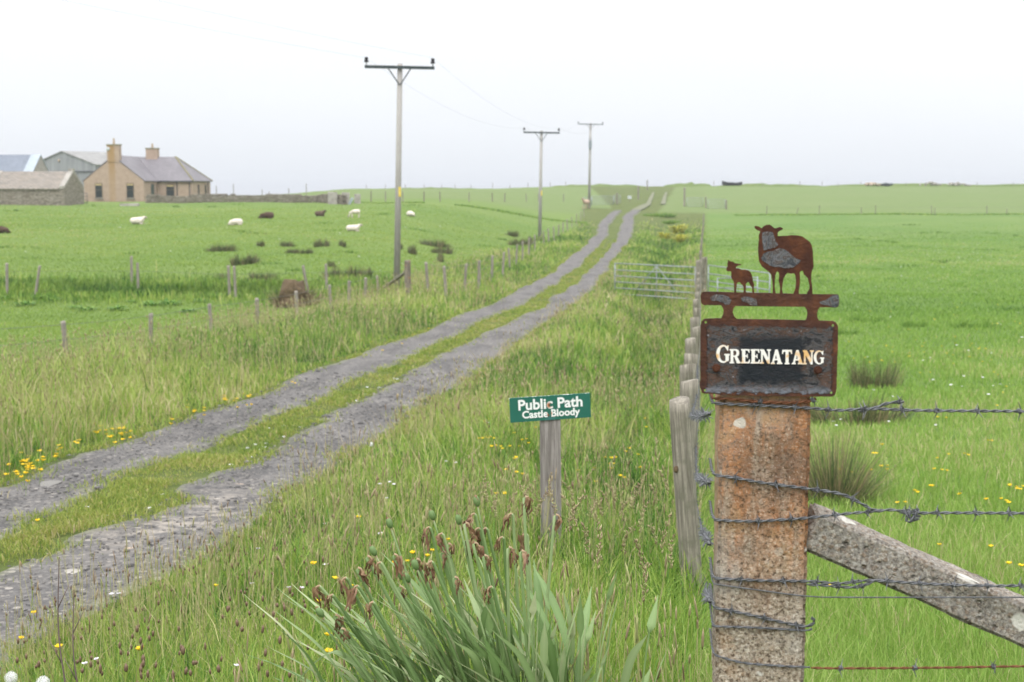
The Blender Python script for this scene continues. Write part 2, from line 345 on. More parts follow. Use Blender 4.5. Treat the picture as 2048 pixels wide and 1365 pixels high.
m_woolp = M('pinkish_wool', f_wool((.45,.32,.24), (.58,.44,.35)))
m_woold = M('black_faced_wool', f_wool((.03,.025,.024), (.22,.15,.11)))
def f_stone(a, b, c_, sc=3.5):
    def f(t, out):
        c = t.coord('Object', (1, 1, 2.4)); v = t.n('TexVoronoi', {'Vector': c, 'Scale': sc}); s = t.n('SeparateColor', {0: v.outputs['Color']}).outputs; n = t.noise(c, 12., 5)
        e = t.n('TexVoronoi', {'Vector': c, 'Scale': sc}, feature='DISTANCE_TO_EDGE').outputs[0]
        col = t.ramp(s[0], [(0, a), (.5, b), (1, c_)])
        col = t.mix(t.rng(n, .3, .7, 0., .5), col, b); col = t.mix(t.sm(e, .015, .06, .6, 0.), col, (.06,.055,.05))
        t.pbr(out, col, .95, 0, t.bump(t.math('ADD', n, t.sm(e, .0, .12)), .6, .05), .1)
    return f
m_stone = M('rubble_stone', f_stone((.17,.145,.115), (.27,.24,.195), (.38,.345,.30)))
m_slabs = plain('grey_stone', (.33,.31,.28), .95, 0, .35, 3, .6, 8)
def f_flag(t, out):
    c = t.coord('Object'); b = t.n('TexBrick', {'Vector': t.coord('Object', (1., 1.3, 0)), 'Scale': 1., 'Color1': (.34,.305,.27, 1), 'Color2': (.23,.212,.19, 1), 'Mortar': (.10,.092,.08, 1), 'Mortar Size': .035})
    n = t.noise(c, 2., 5); t.pbr(out, t.mix(t.rng(n, .4, .7, 0., .5), b.outputs[0], (.30,.255,.21)), .9, 0, t.bump(b.outputs['Fac'], -.9, .05), .1)
m_flag = M('flagstone_roof', f_flag)
def f_slate(a, b):
    def f(t, out):
        c = t.coord('Object', (4.5, 4.5, 4.5)); br = t.n('TexBrick', {'Vector': c, 'Scale': 1., 'Color1': (*a, 1), 'Color2': (*b, 1), 'Mortar': tuple(x*.55 for x in a)+(1,), 'Mortar Size': .03, 'Brick Width': .9, 'Row Height': .45})
        n = t.noise(t.coord('Object'), .8, 5); t.pbr(out, t.mix(t.rng(n, .4, .75, 0., .4), br.outputs[0], tuple(x*1.3 for x in b)), .6, 0, t.bump(br.outputs['Fac'], -.4, .02), .3)
    return f
m_slate = M('purple_slate', f_slate((.155,.145,.16), (.20,.187,.20)))
m_blue = M('blue_slate', f_slate((.15,.175,.22), (.19,.215,.26)))
def f_harl(t, out):
    c = t.coord('Object'); x, y, z = t.sep(c)[:3]; n = t.noise(c, 2.5, 5); nf = t.noise(c, 40., 4, .7)
    col = t.mix(t.rng(n, .3, .7), (.36,.27,.21), (.45,.345,.275)); col = t.mix(t.rng(nf, .45, .7, 0., .4), col, (.28,.21,.16))
    stn = t.math('MULTIPLY', t.math('MULTIPLY', t.band(t.math('ADD', x, t.math('MULTIPLY', n, .3)), 3.05, 3.75, .18), t.sm(y, .3, .1)), t.sm(z, 5.5, 1.2, .75, .35))
    col = t.mix(stn, col, (.33,.20,.065)); t.pbr(out, col, .95, 0, t.bump(nf, .6, .02), .1)
m_harl = M('tan_roughcast', f_harl)
def f_corr(a):
    def f(t, out):
        c = t.coord('Object'); wv = t.n('TexWave', {'Vector': c, 'Scale': 2.2}, bands_direction='X').outputs[0]; n = t.noise(t.coord('Object', (1, 1, .15)), 1.4, 5)
        t.pbr(out, t.mix(t.rng(n, .3, .7), tuple(x*.75 for x in a), tuple(x*1.2 for x in a)), .7, .1, t.bump(wv, .5, .05), .3)
    return f
m_corr = M('grey_cladding', f_corr((.29,.30,.315))); m_fibre = M('fibre_cement_roof', f_corr((.27,.268,.26)))
m_pale = plain('pale_sheet', (.34,.39,.44), .5, .1, .15, 2)
m_glass = plain('window_glass', (.035,.045,.045), .12, 0, .3, 3)
m_frame = plain('window_frame', (.16,.13,.10), .7)
m_blind = plain('window_blind', (.48,.38,.20), .8)
m_dkgrn = plain('dark_green_boards', (.06,.085,.07), .7)
m_gutter = plain('gutter', (.07,.075,.085), .5)
m_pot = plain('chimney_pot', (.42,.33,.25), .9)
m_cap = plain('mossy_coping', (.22,.20,.11), .95, 0, .4, 5)
m_wht = plain('white_painted_metal', (.52,.55,.56), .5, .1, .15)
m_hay = plain('rotten_hay', (.12,.085,.05), .95, 0, .5, 14, .8, 25)
m_boat = plain('boat_hull', (.03,.03,.034), .7, 0, .4, 3)
m_sand = plain('tan_rubble', (.40,.32,.25), .95, 0, .35, 3, .5, 6)
m_trans = plain('transformer_grey', (.25,.28,.31), .5, .3, .15)
m_porc = plain('insulator', (.02,.018,.025), .25, 0, .2)
def f_sea(t, out):
    c = t.coord('Object'); t.pbr(out, (.17,.20,.235), .12, 0, None, .5)
m_sea = M('sea_water', f_sea)
def f_pud(t, out): t.pbr(out, (.10,.085,.06), .03, 0, None, .6)
m_pud = M('puddle_water', f_pud)

# ------------------------------------------------------------------ mesh helpers
def arr_mesh(name, V, faces_groups, attrs=None, smooth=False):
    """V (n,3); faces_groups list of (k,m) int arrays"""
    me = bpy.data.meshes.new(name)
    me.vertices.add(len(V)); me.vertices.foreach_set('co', np.ascontiguousarray(V, dtype=np.float32).ravel())
    li = np.concatenate([f.ravel() for f in faces_groups]).astype(np.int32)
    sz = np.concatenate([np.full(len(f), f.shape[1]) for f in faces_groups]).astype(np.int32)
    me.loops.add(len(li)); me.loops.foreach_set('vertex_index', li)
    me.polygons.add(len(sz)); ls = np.zeros(len(sz), np.int32); ls[1:] = np.cumsum(sz)[:-1]
    me.polygons.foreach_set('loop_start', ls); me.polygons.foreach_set('loop_total', sz)
    if smooth: me.polygons.foreach_set('use_smooth', np.ones(len(sz), bool))
    for a, (v, typ) in (attrs or {}).items():
        at = me.attributes.new(a, typ, 'POINT')
        at.data.foreach_set('value' if typ == 'FLOAT' else 'color', np.ascontiguousarray(v, dtype=np.float32).ravel())
    me.update(calc_edges=True); me.validate(); return me
def link(name, me, mat, parent=None, loc=None):
    o = bpy.data.objects.new(name, me); C.objects.link(o)
    if mat is not None and me is not None and not me.materials: me.materials.append(mat)
    if parent is not None: o.parent = parent
    if loc is not None: o.location = loc
    return o
def tag(o, label=None, cat=None, group=None, kind=None):
    if label: o['label'] = label
    if cat: o['category'] = cat
    if group: o['group'] = group
    if kind: o['kind'] = kind
    return o
def thing(name, label, cat, loc=(0, 0, 0), rz=0, group=None):
    o = bpy.data.objects.new(name, None); C.objects.link(o); o.location = loc; o.rotation_euler = (0, 0, rz); o.empty_display_size = .1
    return tag(o, label, cat, group)
def dup(o, parent=None):
    c = o.copy(); C.objects.link(c)
    if parent is not None: c.parent = parent
    for ch in list(o.children): dup(ch, c)
    return c
class MB:
    def __init__(s): s.b = bmesh.new()
    def box(s, c, d, rz=0, rx=0, ry=0):
        m = Matrix.Translation(c) @ Matrix.Rotation(rz, 4, 'Z') @ Matrix.Rotation(ry, 4, 'Y') @ Matrix.Rotation(rx, 4, 'X') @ Matrix.Diagonal((*d, 1))
        bmesh.ops.create_cube(s.b, size=1, matrix=m); return s
    def bar(s, a, b, r, n=8, r2=None, caps=True):
        a = Vector(a); b = Vector(b); d = b-a
        m = Matrix.Translation((a+b)/2) @ d.to_track_quat('Z', 'Y').to_matrix().to_4x4()
        bmesh.ops.create_cone(s.b, cap_ends=caps, segments=n, radius1=r, radius2=r if r2 is None else r2, depth=d.length, matrix=m); return s
    def tube(s, pts, r, n=6, closed=False):
        V, Fc = tube_arrays(np.array(pts, float), r, n)
        vs_ = [s.b.verts.new(v) for v in V]
        for f in Fc: s.b.faces.new([vs_[i] for i in f])
        return s
    def ball(s, c, d, sub=2):
        m = Matrix.Translation(c) @ Matrix.Diagonal((*d, 1)); bmesh.ops.create_icosphere(s.b, subdivisions=sub, radius=.5, matrix=m); return s
    def poly(s, pts): 
        s.b.faces.new([s.b.verts.new(p) for p in pts]); return s
    def prism(s, pts, off):                              # polygon pts extruded by vector off
        a = [s.b.verts.new(p) for p in pts]; b = [s.b.verts.new(Vector(p)+Vector(off)) for p in pts]; n = len(a)
        s.b.faces.new(a); s.b.faces.new(b[::-1])
        for i in range(n): s.b.faces.new([a[i], b[i], b[(i+1) % n], a[(i+1) % n]][::-1])
        return s
    def jitter(s, amt, seed=0):
        r_ = random.Random(seed)
        for v in s.b.verts: v.co += Vector([(r_.random()-.5)*2*amt for _ in range(3)])
        return s
    def bevel(s, w, seg=1):
        bmesh.ops.bevel(s.b, geom=[e for e in s.b.edges], offset=w, segments=seg, affect='EDGES', profile=.6); return s
    def mesh(s, name, smooth=False):
        bmesh.ops.recalc_face_normals(s.b, faces=s.b.faces)
        me = bpy.data.meshes.new(name); s.b.to_mesh(me); s.b.free()
        if smooth: me.polygons.foreach_set('use_smooth', np.ones(len(me.polygons), bool))
        return me
    def build(s, name, mat, parent=None, smooth=False, loc=None): return link(name, s.mesh(name, smooth), mat, parent, loc)
def catmull(pts, n=8):
    p = np.array(pts, float)
    if len(p) < 3: return np.array([p[0]+(p[-1]-p[0])*t for t in np.linspace(0, 1, n+1)])
    q = np.vstack([2*p[0]-p[1], p, 2*p[-1]-p[-2]]); out = []
    for i in range(1, len(q)-2):
        a, b, c, d = q[i-1:i+3]
        for t in np.linspace(0, 1, n, endpoint=False):
            out.append(.5*((2*b)+(-a+c)*t+(2*a-5*b+4*c-d)*t*t+(-a+3*b-3*c+d)*t**3))
    out.append(q[-2]); return np.array(out)
def frames(p):
    t = np.gradient(p, axis=0); t /= np.linalg.norm(t, axis=1)[:, None]+1e-12
    up = np.where(np.abs(t[:, 2:3]) > .92, np.array([[1., 0, 0]]), np.array([[0, 0, 1.]]))
    s_ = np.cross(t, up); s_ /= np.linalg.norm(s_, axis=1)[:, None]+1e-12
    return t, s_, np.cross(s_, t)
def tube_arrays(p, r, n=6):
    t, a, b = frames(p); r = np.broadcast_to(np.asarray(r, float), (len(p),))
    th = np.linspace(0, 2*np.pi, n, endpoint=False)
    V = p[:, None, :] + r[:, None, None]*(np.cos(th)[None, :, None]*a[:, None, :] + np.sin(th)[None, :, None]*b[:, None, :])
    V = V.reshape(-1, 3); Fc = []
    for i in range(len(p)-1):
        for j in range(n): Fc.append((i*n+j, i*n+(j+1) % n, (i+1)*n+(j+1) % n, (i+1)*n+j))
    return V, Fc
# vegetation: blades of grass, all of one patch in one mesh
def blades(name, xy, z, H, W, tint, mat, lean=.35, curl=.25, seg=3, parent=None, wind=(0, 0)):
    n = len(xy); yaw = rng.uniform(0, 2*np.pi, n); la = rng.uniform(0, 2*np.pi, n); lm = rng.uniform(0.05, 1, n)*lean*H
    side = np.stack([np.cos(yaw), np.sin(yaw), np.zeros(n)], 1)
    ld = np.stack([np.cos(la)*lm + wind[0]*H, np.sin(la)*lm + wind[1]*H, np.zeros(n)], 1)
    base = np.stack([xy[:, 0], xy[:, 1], z], 1); V = []
    for k in range(seg):
        t = k/seg; c = base + ld*(t**1.8); c[:, 2] += H*(t - curl*t*t*rng.uniform(.2, 1, n)); wk = W*(1-.55*t)
        V += [c - side*wk[:, None]/2, c + side*wk[:, None]/2]
    tip = base + ld*1.15; tip[:, 2] += H*(1-curl*rng.uniform(.3, 1.1, n)); V.append(tip)
    m = 2*seg+1; V = np.stack(V, 1).reshape(-1, 3); o = (np.arange(n)*m)[:, None]
    q = np.concatenate([o + np.array([[2*k, 2*k+1, 2*k+3, 2*k+2]]) for k in range(seg-1)]) if seg > 1 else np.zeros((0, 4), int)
    tr = o + np.array([[2*seg-2, 2*seg-1, 2*seg]])
    me = arr_mesh(name, V, [q, tr] if len(q) else [tr], {'tint': (np.repeat(tint, m), 'FLOAT')})
    return link(name, me, mat, parent)
def spindles(pos, axis, Ln, r, tint):                   # octagon-less seed heads: 4-sided spindles
    n = len(pos); axis = axis/np.linalg.norm(axis, axis=1)[:, None]
    a = np.cross(axis, np.array([[.3, .9, .1]])); a /= np.linalg.norm(a, axis=1)[:, None]; b = np.cross(axis, a)
    V = [pos]
    for t, f in ((.2, .85), (.6, 1.), ):
        for k in range(4):
            an = k*np.pi/2; V.append(pos + axis*(Ln*t)[:, None] + (r*f)[:, None]*(math.cos(an)*a + math.sin(an)*b))
    V.append(pos + axis*Ln[:, None]); m = 10; V = np.stack(V, 1).reshape(-1, 3); o = (np.arange(n)*m)[:, None]
    tri = np.concatenate([o+np.array([[0, 1+(k+1) % 4, 1+k]]) for k in range(4)] + [o+np.array([[9, 5+k, 5+(k+1) % 4]]) for k in range(4)])
    q = np.concatenate([o+np.array([[1+k, 1+(k+1) % 4, 5+(k+1) % 4, 5+k]]) for k in range(4)])
    return V, q, tri, np.repeat(tint, m)
def seed_field(name, xy, z, H, hl, hr, tint, stem_tint, mat_):
    n = len(xy); la = rng.uniform(0, 2*np.pi, n); lm = rng.uniform(.02, .22, n)*H
    top = np.stack([xy[:, 0]+np.cos(la)*lm, xy[:, 1]+np.sin(la)*lm, z+H], 1); base = np.stack([xy[:, 0], xy[:, 1], z], 1)
    ax = top-base; Vs, q, tr, tt = spindles(top-ax*.01, ax + rng.normal(0, .12, (n, 3))*H[:, None], hl, hr, tint)
    wd = np.maximum(.0012, hr*.22); s_ = np.stack([np.ones(n), np.zeros(n), np.zeros(n)], 1)*wd[:, None]
    S = np.stack([base-s_, base+s_, top+s_*.7, top-s_*.7], 1).reshape(-1, 3); o = (np.arange(n)*4)[:, None]
    sq = o + np.array([[0, 1, 2, 3]]); k = len(S)
    me = arr_mesh(name, np.vstack([S, Vs]), [np.vstack([sq, q+k]), tr+k], {'tint': (np.concatenate([np.full(4*n, stem_tint), tt]), 'FLOAT')})
    return link(name, me, mat_)
def eval_mesh(o, name):
    bpy.context.view_layer.update(); dg = bpy.context.evaluated_depsgraph_get()
    me = bpy.data.meshes.new_from_object(o.evaluated_get(dg)); me.name = name; bpy.data.objects.remove(o); return me
def flat_shape(name, outlines, thick, mat, parent=None, bevel=0.):     # 2D outlines (x,z) -> solid plate facing -Y, even-odd holes
    cu = bpy.data.curves.new(name, 'CURVE'); cu.dimensions = '2D'; cu.fill_mode = 'BOTH'; cu.extrude = thick/2; cu.bevel_depth = bevel
    for ol in outlines:
        s_ = cu.splines.new('POLY'); s_.points.add(len(ol)-1)
        for p, (x, z) in zip(s_.points, ol): p.co = (x, z, 0, 1)
        s_.use_cyclic_u = True
    o = bpy.data.objects.new(name, cu); C.objects.link(o); me = eval_mesh(o, name); bpy.data.curves.remove(cu)
    me.transform(Matrix.Rotation(math.pi/2, 4, 'X')); me.materials.clear()
    return link(name, me, mat, parent)
def text_mesh(name, body, size, thick, mat, parent, bold=0., xs=1.):
    cu = bpy.data.curves.new(name, 'FONT'); cu.body = body; cu.size = size; cu.extrude = thick/2; cu.offset = bold; cu.align_x = 'CENTER'; cu.align_y = 'BOTTOM_BASELINE'; cu.space_character = 1.0; cu.resolution_u = 4
    o = bpy.data.objects.new(name, cu); C.objects.link(o); me = eval_mesh(o, name); bpy.data.curves.remove(cu)
    me.transform(Matrix.Rotation(math.pi/2, 4, 'X') @ Matrix.Diagonal((xs, 1, 1, 1))); me.materials.clear()
    return link(name, me, mat, parent)

# ------------------------------------------------------------------ track outline (the wheel ruts on the ground)
def edge(pts, H=0.):
    w_ = np.array([G(p[0], p[1], H) for p in pts]); k = np.argsort(w_[:, 1]); return w_[k, 1], w_[k, 0]
LLe = edge([(-500,1110),(-200,1030),(0,972),(137,913),(260,879),(369,837),(479,801),(560,771),(649,732),(766,688),(839,668),(898,640),(1000,603),(1100,547),(1141,518),(1172,492),(1190,471),(1200,445),(1217,430),(1231,421)])
LRe = edge([(-500,1240),(-200,1130),(0,1059),(89,1025),(148,996),(191,968),(260,935),(342,909),(473,861),(546,831),(605,806),(678,773),(737,744),(816,714),(845,694),(942,653),(1000,626),(1100,572),(1151,541),(1186,504),(1211,477),(1221,449),(1233,432),(1246,421)], .05)
RLe = edge([(-500,1330),(-200,1215),(0,1141),(83,1117),(142,1085),(200,1049),(311,1013),(356,990),(429,955),(500,917),(611,858),(664,828),(743,787),(795,758),(839,738),(898,700),(957,670),(1000,653),(1100,603),(1137,574),(1178,539),(1215,504),(1231,481),(1241,455),(1248,432),(1264,420)])
RRe = edge([(-500,1530),(-200,1385),(0,1301),(45,1254),(119,1221),(237,1165),(356,1108),(430,1073),(490,1034),(549,990),(634,937),(722,881),(781,843),(839,805),(898,767),(957,732),(1000,700),(1116,620),(1157,596),(1188,568),(1207,549),(1223,520),(1250,492),(1262,471),(1266,451),(1270,432),(1281,420)], .11)
def ed(e_, Y): return np.interp(Y, *e_)
def wob(Y, s): return (vnoise(Y*np.interp(Y, [5, 40], [1.7, .9])**1., np.full_like(Y, s*7.3), s)-.5)*np.interp(Y, [4, 30, 60], [.30, .25, .12]) + (vnoise(Y*.22, np.full_like(Y, s*2.3), s+4)-.5)*np.interp(Y, [20, 60], [0, .35]) + (vnoise(Y*5., np.full_like(Y, s*3.1), s+9)-.5)*np.interp(Y, [4, 15, 40], [.14, .08, 0])
YE = min(LLe[0].max(), RRe[0].max())
def rut(name, eL, eR, s):
    Y = np.concatenate([np.arange(2.2, 30, .06), np.arange(30, YE, .3)]); nx = 16
    a = ed(eL, Y)+wob(Y, s); b = ed(eR, Y)+wob(Y, s+1)
    u = np.linspace(0, 1, nx); X = a[:, None] + (b-a)[:, None]*u; YY = np.repeat(Y[:, None], nx, 1)
    Z = h(X, YY) + .012 + .0005*YY - .035*np.sin(np.pi*u)[None, :]*np.interp(YY, [30, 60], [.25, 0]) + .012*(vnoise(X*3, YY*3, 5)-.5)
    Z[:, 0] -= .05+.0005*Y; Z[:, -1] -= .05+.0005*Y
    V = np.stack([X, YY, Z], 2).reshape(-1, 3); i = np.arange(len(Y)-1)[:, None]*nx + np.arange(nx-1)[None, :]; i = i.reshape(-1, 1)
    q = np.concatenate([i, i+1, i+nx+1, i+nx], 1)
    edge_ = (1-np.clip(np.minimum(u, 1-u)*7, 0, 1))[None, :]*np.ones((len(Y), 1))
    sand = np.zeros_like(X)
    if s == 3: sand = np.exp(-((YY-9.4)/1.1)**2 - ((u[None, :]-.45)/.35)**2)*.75
    sand = np.maximum(sand, edge_*.35*(vnoise(YY*.6, u[None, :]*2, 4) > .6))
    me = arr_mesh(name, V, [q], {'tint': (edge_.ravel(), 'FLOAT'), 'sand': (sand.ravel(), 'FLOAT')}, True)
    return tag(link(name, me, m_track), kind='structure')
rut('gravel_track', LLe, LRe, 1); rut('gravel_track', RLe, RRe, 3)
def farpath(pl, pr):
    a = np.array([G(*p) for p in pl]); b = np.array([G(*p) for p in pr]); V = []
    for p, q in zip(a, b):
        for t in np.linspace(0, 1, 4):
            c = p*(1-t)+q*t; c[2] = h(c[0], c[1]) + .12; V.append(c)
    n = len(a); i = (np.arange(n-1)[:, None]*4+np.arange(3)[None, :]).reshape(-1, 1)
    me = arr_mesh('dirt_path', np.array(V), [np.concatenate([i, i+1, i+5, i+4], 1)], {'tint': (np.full(len(V), .95), 'FLOAT'), 'sand': (np.full(len(V), .15), 'FLOAT')})
    tag(link('dirt_path', me, m_track), kind='structure')
farpath([(1291,410),(1296,402),(1300,394),(1305,386)], [(1301,410),(1304,402),(1307,394),(1309,386)])
farpath([(1321,410),(1324,402),(1327,394),(1331,386)], [(1331,410),(1332,402),(1333,394),(1335,386)])
farpath([(1262,422),(1272,417),(1280,413),(1288,410)], [(1282,422),(1292,417),(1298,413),(1303,410)])

# ------------------------------------------------------------------ the ground sheet and the sea
def axis(n, lo, hi, c, k): 
    a, b = math.asinh((lo-c)/k), math.asinh((hi-c)/k); return c + k*np.sinh(np.linspace(a, b, n))
gx = axis(520, -420, 420, 0, 3.0); gy = axis(560, -40, 520, 4, 4.0)
GX, GY = np.meshgrid(gx, gy); GZ = h(GX, GY)
inr = (GX > ed(LLe, GY)-.3) & (GX < ed(RRe, GY)+.3) & (GY < YE) & (GY > 2)
GZ = GZ - np.where(inr, .012, 0)
V = np.stack([GX, GY, GZ], 2).reshape(-1, 3); nx = len(gx); i = (np.arange(len(gy)-1)[:, None]*nx+np.arange(nx-1)[None, :]).reshape(-1, 1)
fld = sstep(-.15, .25, GX-FR(GY))*sstep(1.9, 2.5, GY)
lft = sstep(.5, -.9, GX-FL(GY))*sstep(2, 6, GY)
lft = np.where((GX < FL(GY)+4) & (GY > 195), 1., lft)
frz = np.maximum(sstep(176, 184, GY)*(GX > FR(GY)-6), sstep(168, 182, GY)*(GX <= FR(GY)-6)*lft)
cross = np.exp(-((GY-53.5)/3.2)**2)*(GX < FL(GY)+2)
lft = lft*(1-.75*cross)
zc = np.stack([fld, lft, frz*.9, np.ones_like(fld)], 2).reshape(-1, 4)
me = arr_mesh('ground', V, [np.concatenate([i, i+1, i+nx+1, i+nx], 1)], {'zone': (zc, 'FLOAT_COLOR')}, True)
tag(link('ground', me, m_ground), kind='structure')
MB().poly([(-11500, 380, -18), (11500, 380, -18), (11500, 11500, -18), (-11500, 11500, -18)]).build('sea', m_sea)['kind'] = 'structure'

# ------------------------------------------------------------------ grass
def scatter(n0, y0, y1, um=.50, d0=4., ex=1.7):
    """points in a wedge in front of the camera, density n0 per square metre up to d0, thinning beyond"""
    Y = np.linspace(y0, y1, 3000); dens = n0*np.minimum(1, (d0/np.maximum(Y, .5))**ex)*(2*um*Y+1.2)
    cdf = np.cumsum(dens)*(Y[1]-Y[0]); n = int(cdf[-1]); y = np.interp(rng.uniform(0, cdf[-1], n), cdf, Y)
    x = rng.uniform(-1, 1, n)*(um*y+.6); return x, y
def lod(y, d0=4., p=.85): return np.maximum(1, (y/d0)**p)
def zones(x, y):
    onroad = (x > ed(LLe, y)) & (x < ed(RRe, y)) & (y < YE) & (y > 2.2)
    strip = onroad & (x > ed(LRe, y)) & (x < ed(RLe, y))
    fieldR = (x > FR(y)+.05) & (y > 2.35); fieldL = (x < FL(y)-.1)
    verge = ~onroad & ~fieldR & ~fieldL
    return verge, fieldR, fieldL, strip
NG = 1.0
x, y = scatter(6500*NG, 1.3, 165); kp_ = rng.uniform(0, 1, len(x)) > sstep(95, 165, y); x, y = x[kp_], y[kp_]
vg, fr, fl, stp = zones(x, y)
X, Y = x[vg], y[vg]; n = len(X)
dR = X - ed(RRe, Y); dL = ed(LLe, Y) - X; de = np.where(dR > 0, dR, dL); de = np.where(Y < 2.2, 2, de)
pt = vnoise(X*.9, Y*.9, 11); pt2 = vnoise(X*.25, Y*.25, 12); pt3 = vnoise(X*3.5, Y*3.5, 13)
Hh = (.10 + .24*pt + .10*pt2)*rng.lognormal(-.15, .35, n).clip(.35, 1.9)*np.clip(.22+de*.8, .25, 1.05)
nearpost = np.exp(-((X-.25)/.8)**2 - ((Y-3.6)/1.8)**2); Hh *= (1 + .3*nearpost)*np.interp(Y, [2, 3.4, 5.5, 9], [.35, .55, .85, 1.])
Hh *= 1-.6*np.exp(-((X-.02)/.28)**2-((Y-2.9)/.35)**2)
Hh = np.where(X < -3, Hh*(1.2-.6*np.exp(-((X-FL(Y)-.9)/1.5)**2)*(Y > 15)), Hh)
dt_ = (X - (FR(Y)*0.55 + (FR(Y)*0.64 - 0.9)*0.45)) / np.interp(Y, [6, 110], [.45, 1.4]); dip = np.exp(-dt_*dt_)*sstep(5, 12, Y)
tn = np.clip(.41 - .17*dip + np.where(X < -3, .04, 0) + (pt2-.5)*.55 + (pt3-.5)*.45 + rng.normal(0, .18, n), 0, 1)*(1-.6*nearpost) + .6*nearpost*np.clip(rng.normal(.42, .14, n), 0, 1)
keep = rng.uniform(0, 1, n) < np.clip(.35+1.1*pt3, .2, 1)
tag(blades('verge_grass', np.stack([X, Y], 1)[keep], h(X, Y)[keep], Hh[keep], (rng.uniform(.0022, .0048, n)*lod(Y))[keep], tn[keep], m_verge, .55, .3), kind='stuff')
X, Y = x[fr], y[fr]; n = len(X); pt = vnoise(X*.7, Y*.7, 14); pt2 = vnoise(X*.2, Y*.2, 15)
Hh = (.055+.075*pt+.03*pt2)*rng.uniform(.6, 1.3, n)*np.interp(Y, [3, 6, 12, 75, 160], [1.7, 1.3, 1., .7, .4])
pt4 = vnoise(X*.06, Y*.05, 41); tn = np.clip(.52+(pt2-.5)*.5+(pt4-.5)*.5+(pt-.5)*.25+rng.normal(0, .2, n), 0, 1)
tag(blades('pasture_grass', np.stack([X, Y], 1), h(X, Y), Hh, rng.uniform(.002, .0042, n)*lod(Y), tn, m_field, .5, .25), kind='stuff')
x2, y2 = scatter(7000, 11, 160); kp_ = rng.uniform(0, 1, len(x2)) > sstep(75, 160, y2); x2, y2 = x2[kp_], y2[kp_]; _, _, fl, _ = zones(x2, y2)
X, Y = x2[fl], y2[fl]; n = len(X); pt = vnoise(X*.6, Y*.6, 16); cr = np.exp(-((Y-53.5)/2.6)**2)
Hh = (.04+.05*pt)*rng.uniform(.6, 1.3, n) + cr*rng.uniform(.1, .6, n)*(.4+.8*vnoise(X*.35, Y*.35, 3))
tn = np.clip(.55+(pt-.5)*.4+(vnoise(X*.07, Y*.05, 42)-.5)*.6+rng.normal(0, .17, n)-.25*cr, 0, 1)
tag(blades('meadow_grass', np.stack([X, Y], 1), h(X, Y), Hh, rng.uniform(.0025, .0045, n)*lod(Y), tn, m_leftf, .5, .25), kind='stuff')
n = 26000; Y = 53.5+rng.normal(0, 1.9, n)+2*(vnoise(np.linspace(0, 30, n), np.zeros(n), 31)-.5); X = rng.uniform(-34, -3.5, n); k = (X < FL(Y)-.2) & (vnoise(X*.5, Y*.5, 32) > .28); X, Y = X[k], Y[k]; n = len(X)
tag(blades('rank_grass', np.stack([X, Y], 1), h(X, Y), rng.uniform(.2, .62, n)*(.5+.8*vnoise(X*.4, Y*.6, 33)), rng.uniform(.02, .04, n), np.clip(.22+.65*(vnoise(X*.45, Y*.8, 34)-.3)+rng.normal(0, .16, n), 0, 1), m_verge, .5, .3), kind='stuff')
n = 9000; X = np.concatenate([rng.uniform(27, 80, n), rng.uniform(-22, 8, n)]); Y = np.concatenate([174+(X[:n]-31)*.07, np.full(n, 152.)]) + rng.normal(0, .7, 2*n); n *= 2; k = vnoise(X*.25, Y*.2, 36) > .25; X, Y = X[k], Y[k]; n = len(X)
tag(blades('rank_grass', np.stack([X, Y], 1), h(X, Y), rng.uniform(.08, .26, n)*(.4+vnoise(X*.2, Y*.1, 37)), rng.uniform(.05, .1, n), np.clip(rng.normal(.38, .2, n), 0, 1), m_verge, .5, .3), kind='stuff')
xs, ys, hs_, ws_ = [], [], [], []
for _ in range(130):
    yy = math.exp(random.uniform(math.log(20), math.log(150))); xx = random.uniform(-.42, .42)*yy
    if not (xx > FR(yy)+1.5 or (xx < FL(yy)-1.5 and yy > 58)): continue
    m_ = random.randint(25, 70); rr = random.uniform(.15, .6); xs += list(np.random.default_rng(_).normal(xx, rr, m_)); ys += list(np.random.default_rng(_+500).normal(yy, rr*.5, m_)); hs_ += [random.uniform(.06, .2) for q in range(m_)]; ws_ += [.003*lod(yy)]*m_
xs, ys, hs_, ws_ = map(np.array, (xs, ys, hs_, ws_))
tag(blades('rank_grass', np.stack([xs, ys], 1), h(xs, ys), hs_, ws_, np.clip(rng.normal(.22, .15, len(xs)), 0, 1), m_verge, .6, .3), kind='stuff')
xs, ys, hs_, ws_ = [], [], [], []
for bx_, by_, r__, m_, hh in ((P(1112, 1150, 7.2)[0], 7.2, .09, 260, .38), (P(1390, 1240, 6.)[0], 6., .1, 260, .36), (P(1526, 1100, 2.28)[0], 2.30, .13, 260, .42), (G(793, 578)[0], G(793, 578)[1], .3, 120, .5), (G(1079, 482)[0], G(1079, 482)[1], .3, 80, .6)):
    g_ = np.random.default_rng(m_); a_ = g_.uniform(0, 6.283, m_); q_ = r__*g_.uniform(.9, 1.9, m_); xs += list(bx_+q_*np.cos(a_)); ys += list(by_+q_*np.sin(a_)); hs_ += list(hh*g_.uniform(.4, 1.1, m_)); ws_ += list(g_.uniform(.003, .0055, m_)*float(lod(by_)))
xs, ys, hs_, ws_ = map(np.array, (xs, ys, hs_, ws_))
tag(blades('added_tall_grass', np.stack([xs, ys], 1), h(xs, ys), hs_, ws_, np.clip(rng.normal(.35, .2, len(xs)), 0, 1), m_verge, .5, .3), kind='stuff')  # grass rings added round post and pole bases to stand for contact shadow
x, y = scatter(9000, 3.5, 90, .5, 6); _, _, _, stp = zones(x, y)
X, Y = x[stp], y[stp]; n = len(X); a, b = ed(LRe, Y)+wob(Y, 2), ed(RLe, Y)+wob(Y, 3); u = (X-a)/(b-a)
prof = np.clip(np.minimum(u, 1-u)*4, 0, 1); pt = vnoise(X*2.2, Y*2.2, 17)
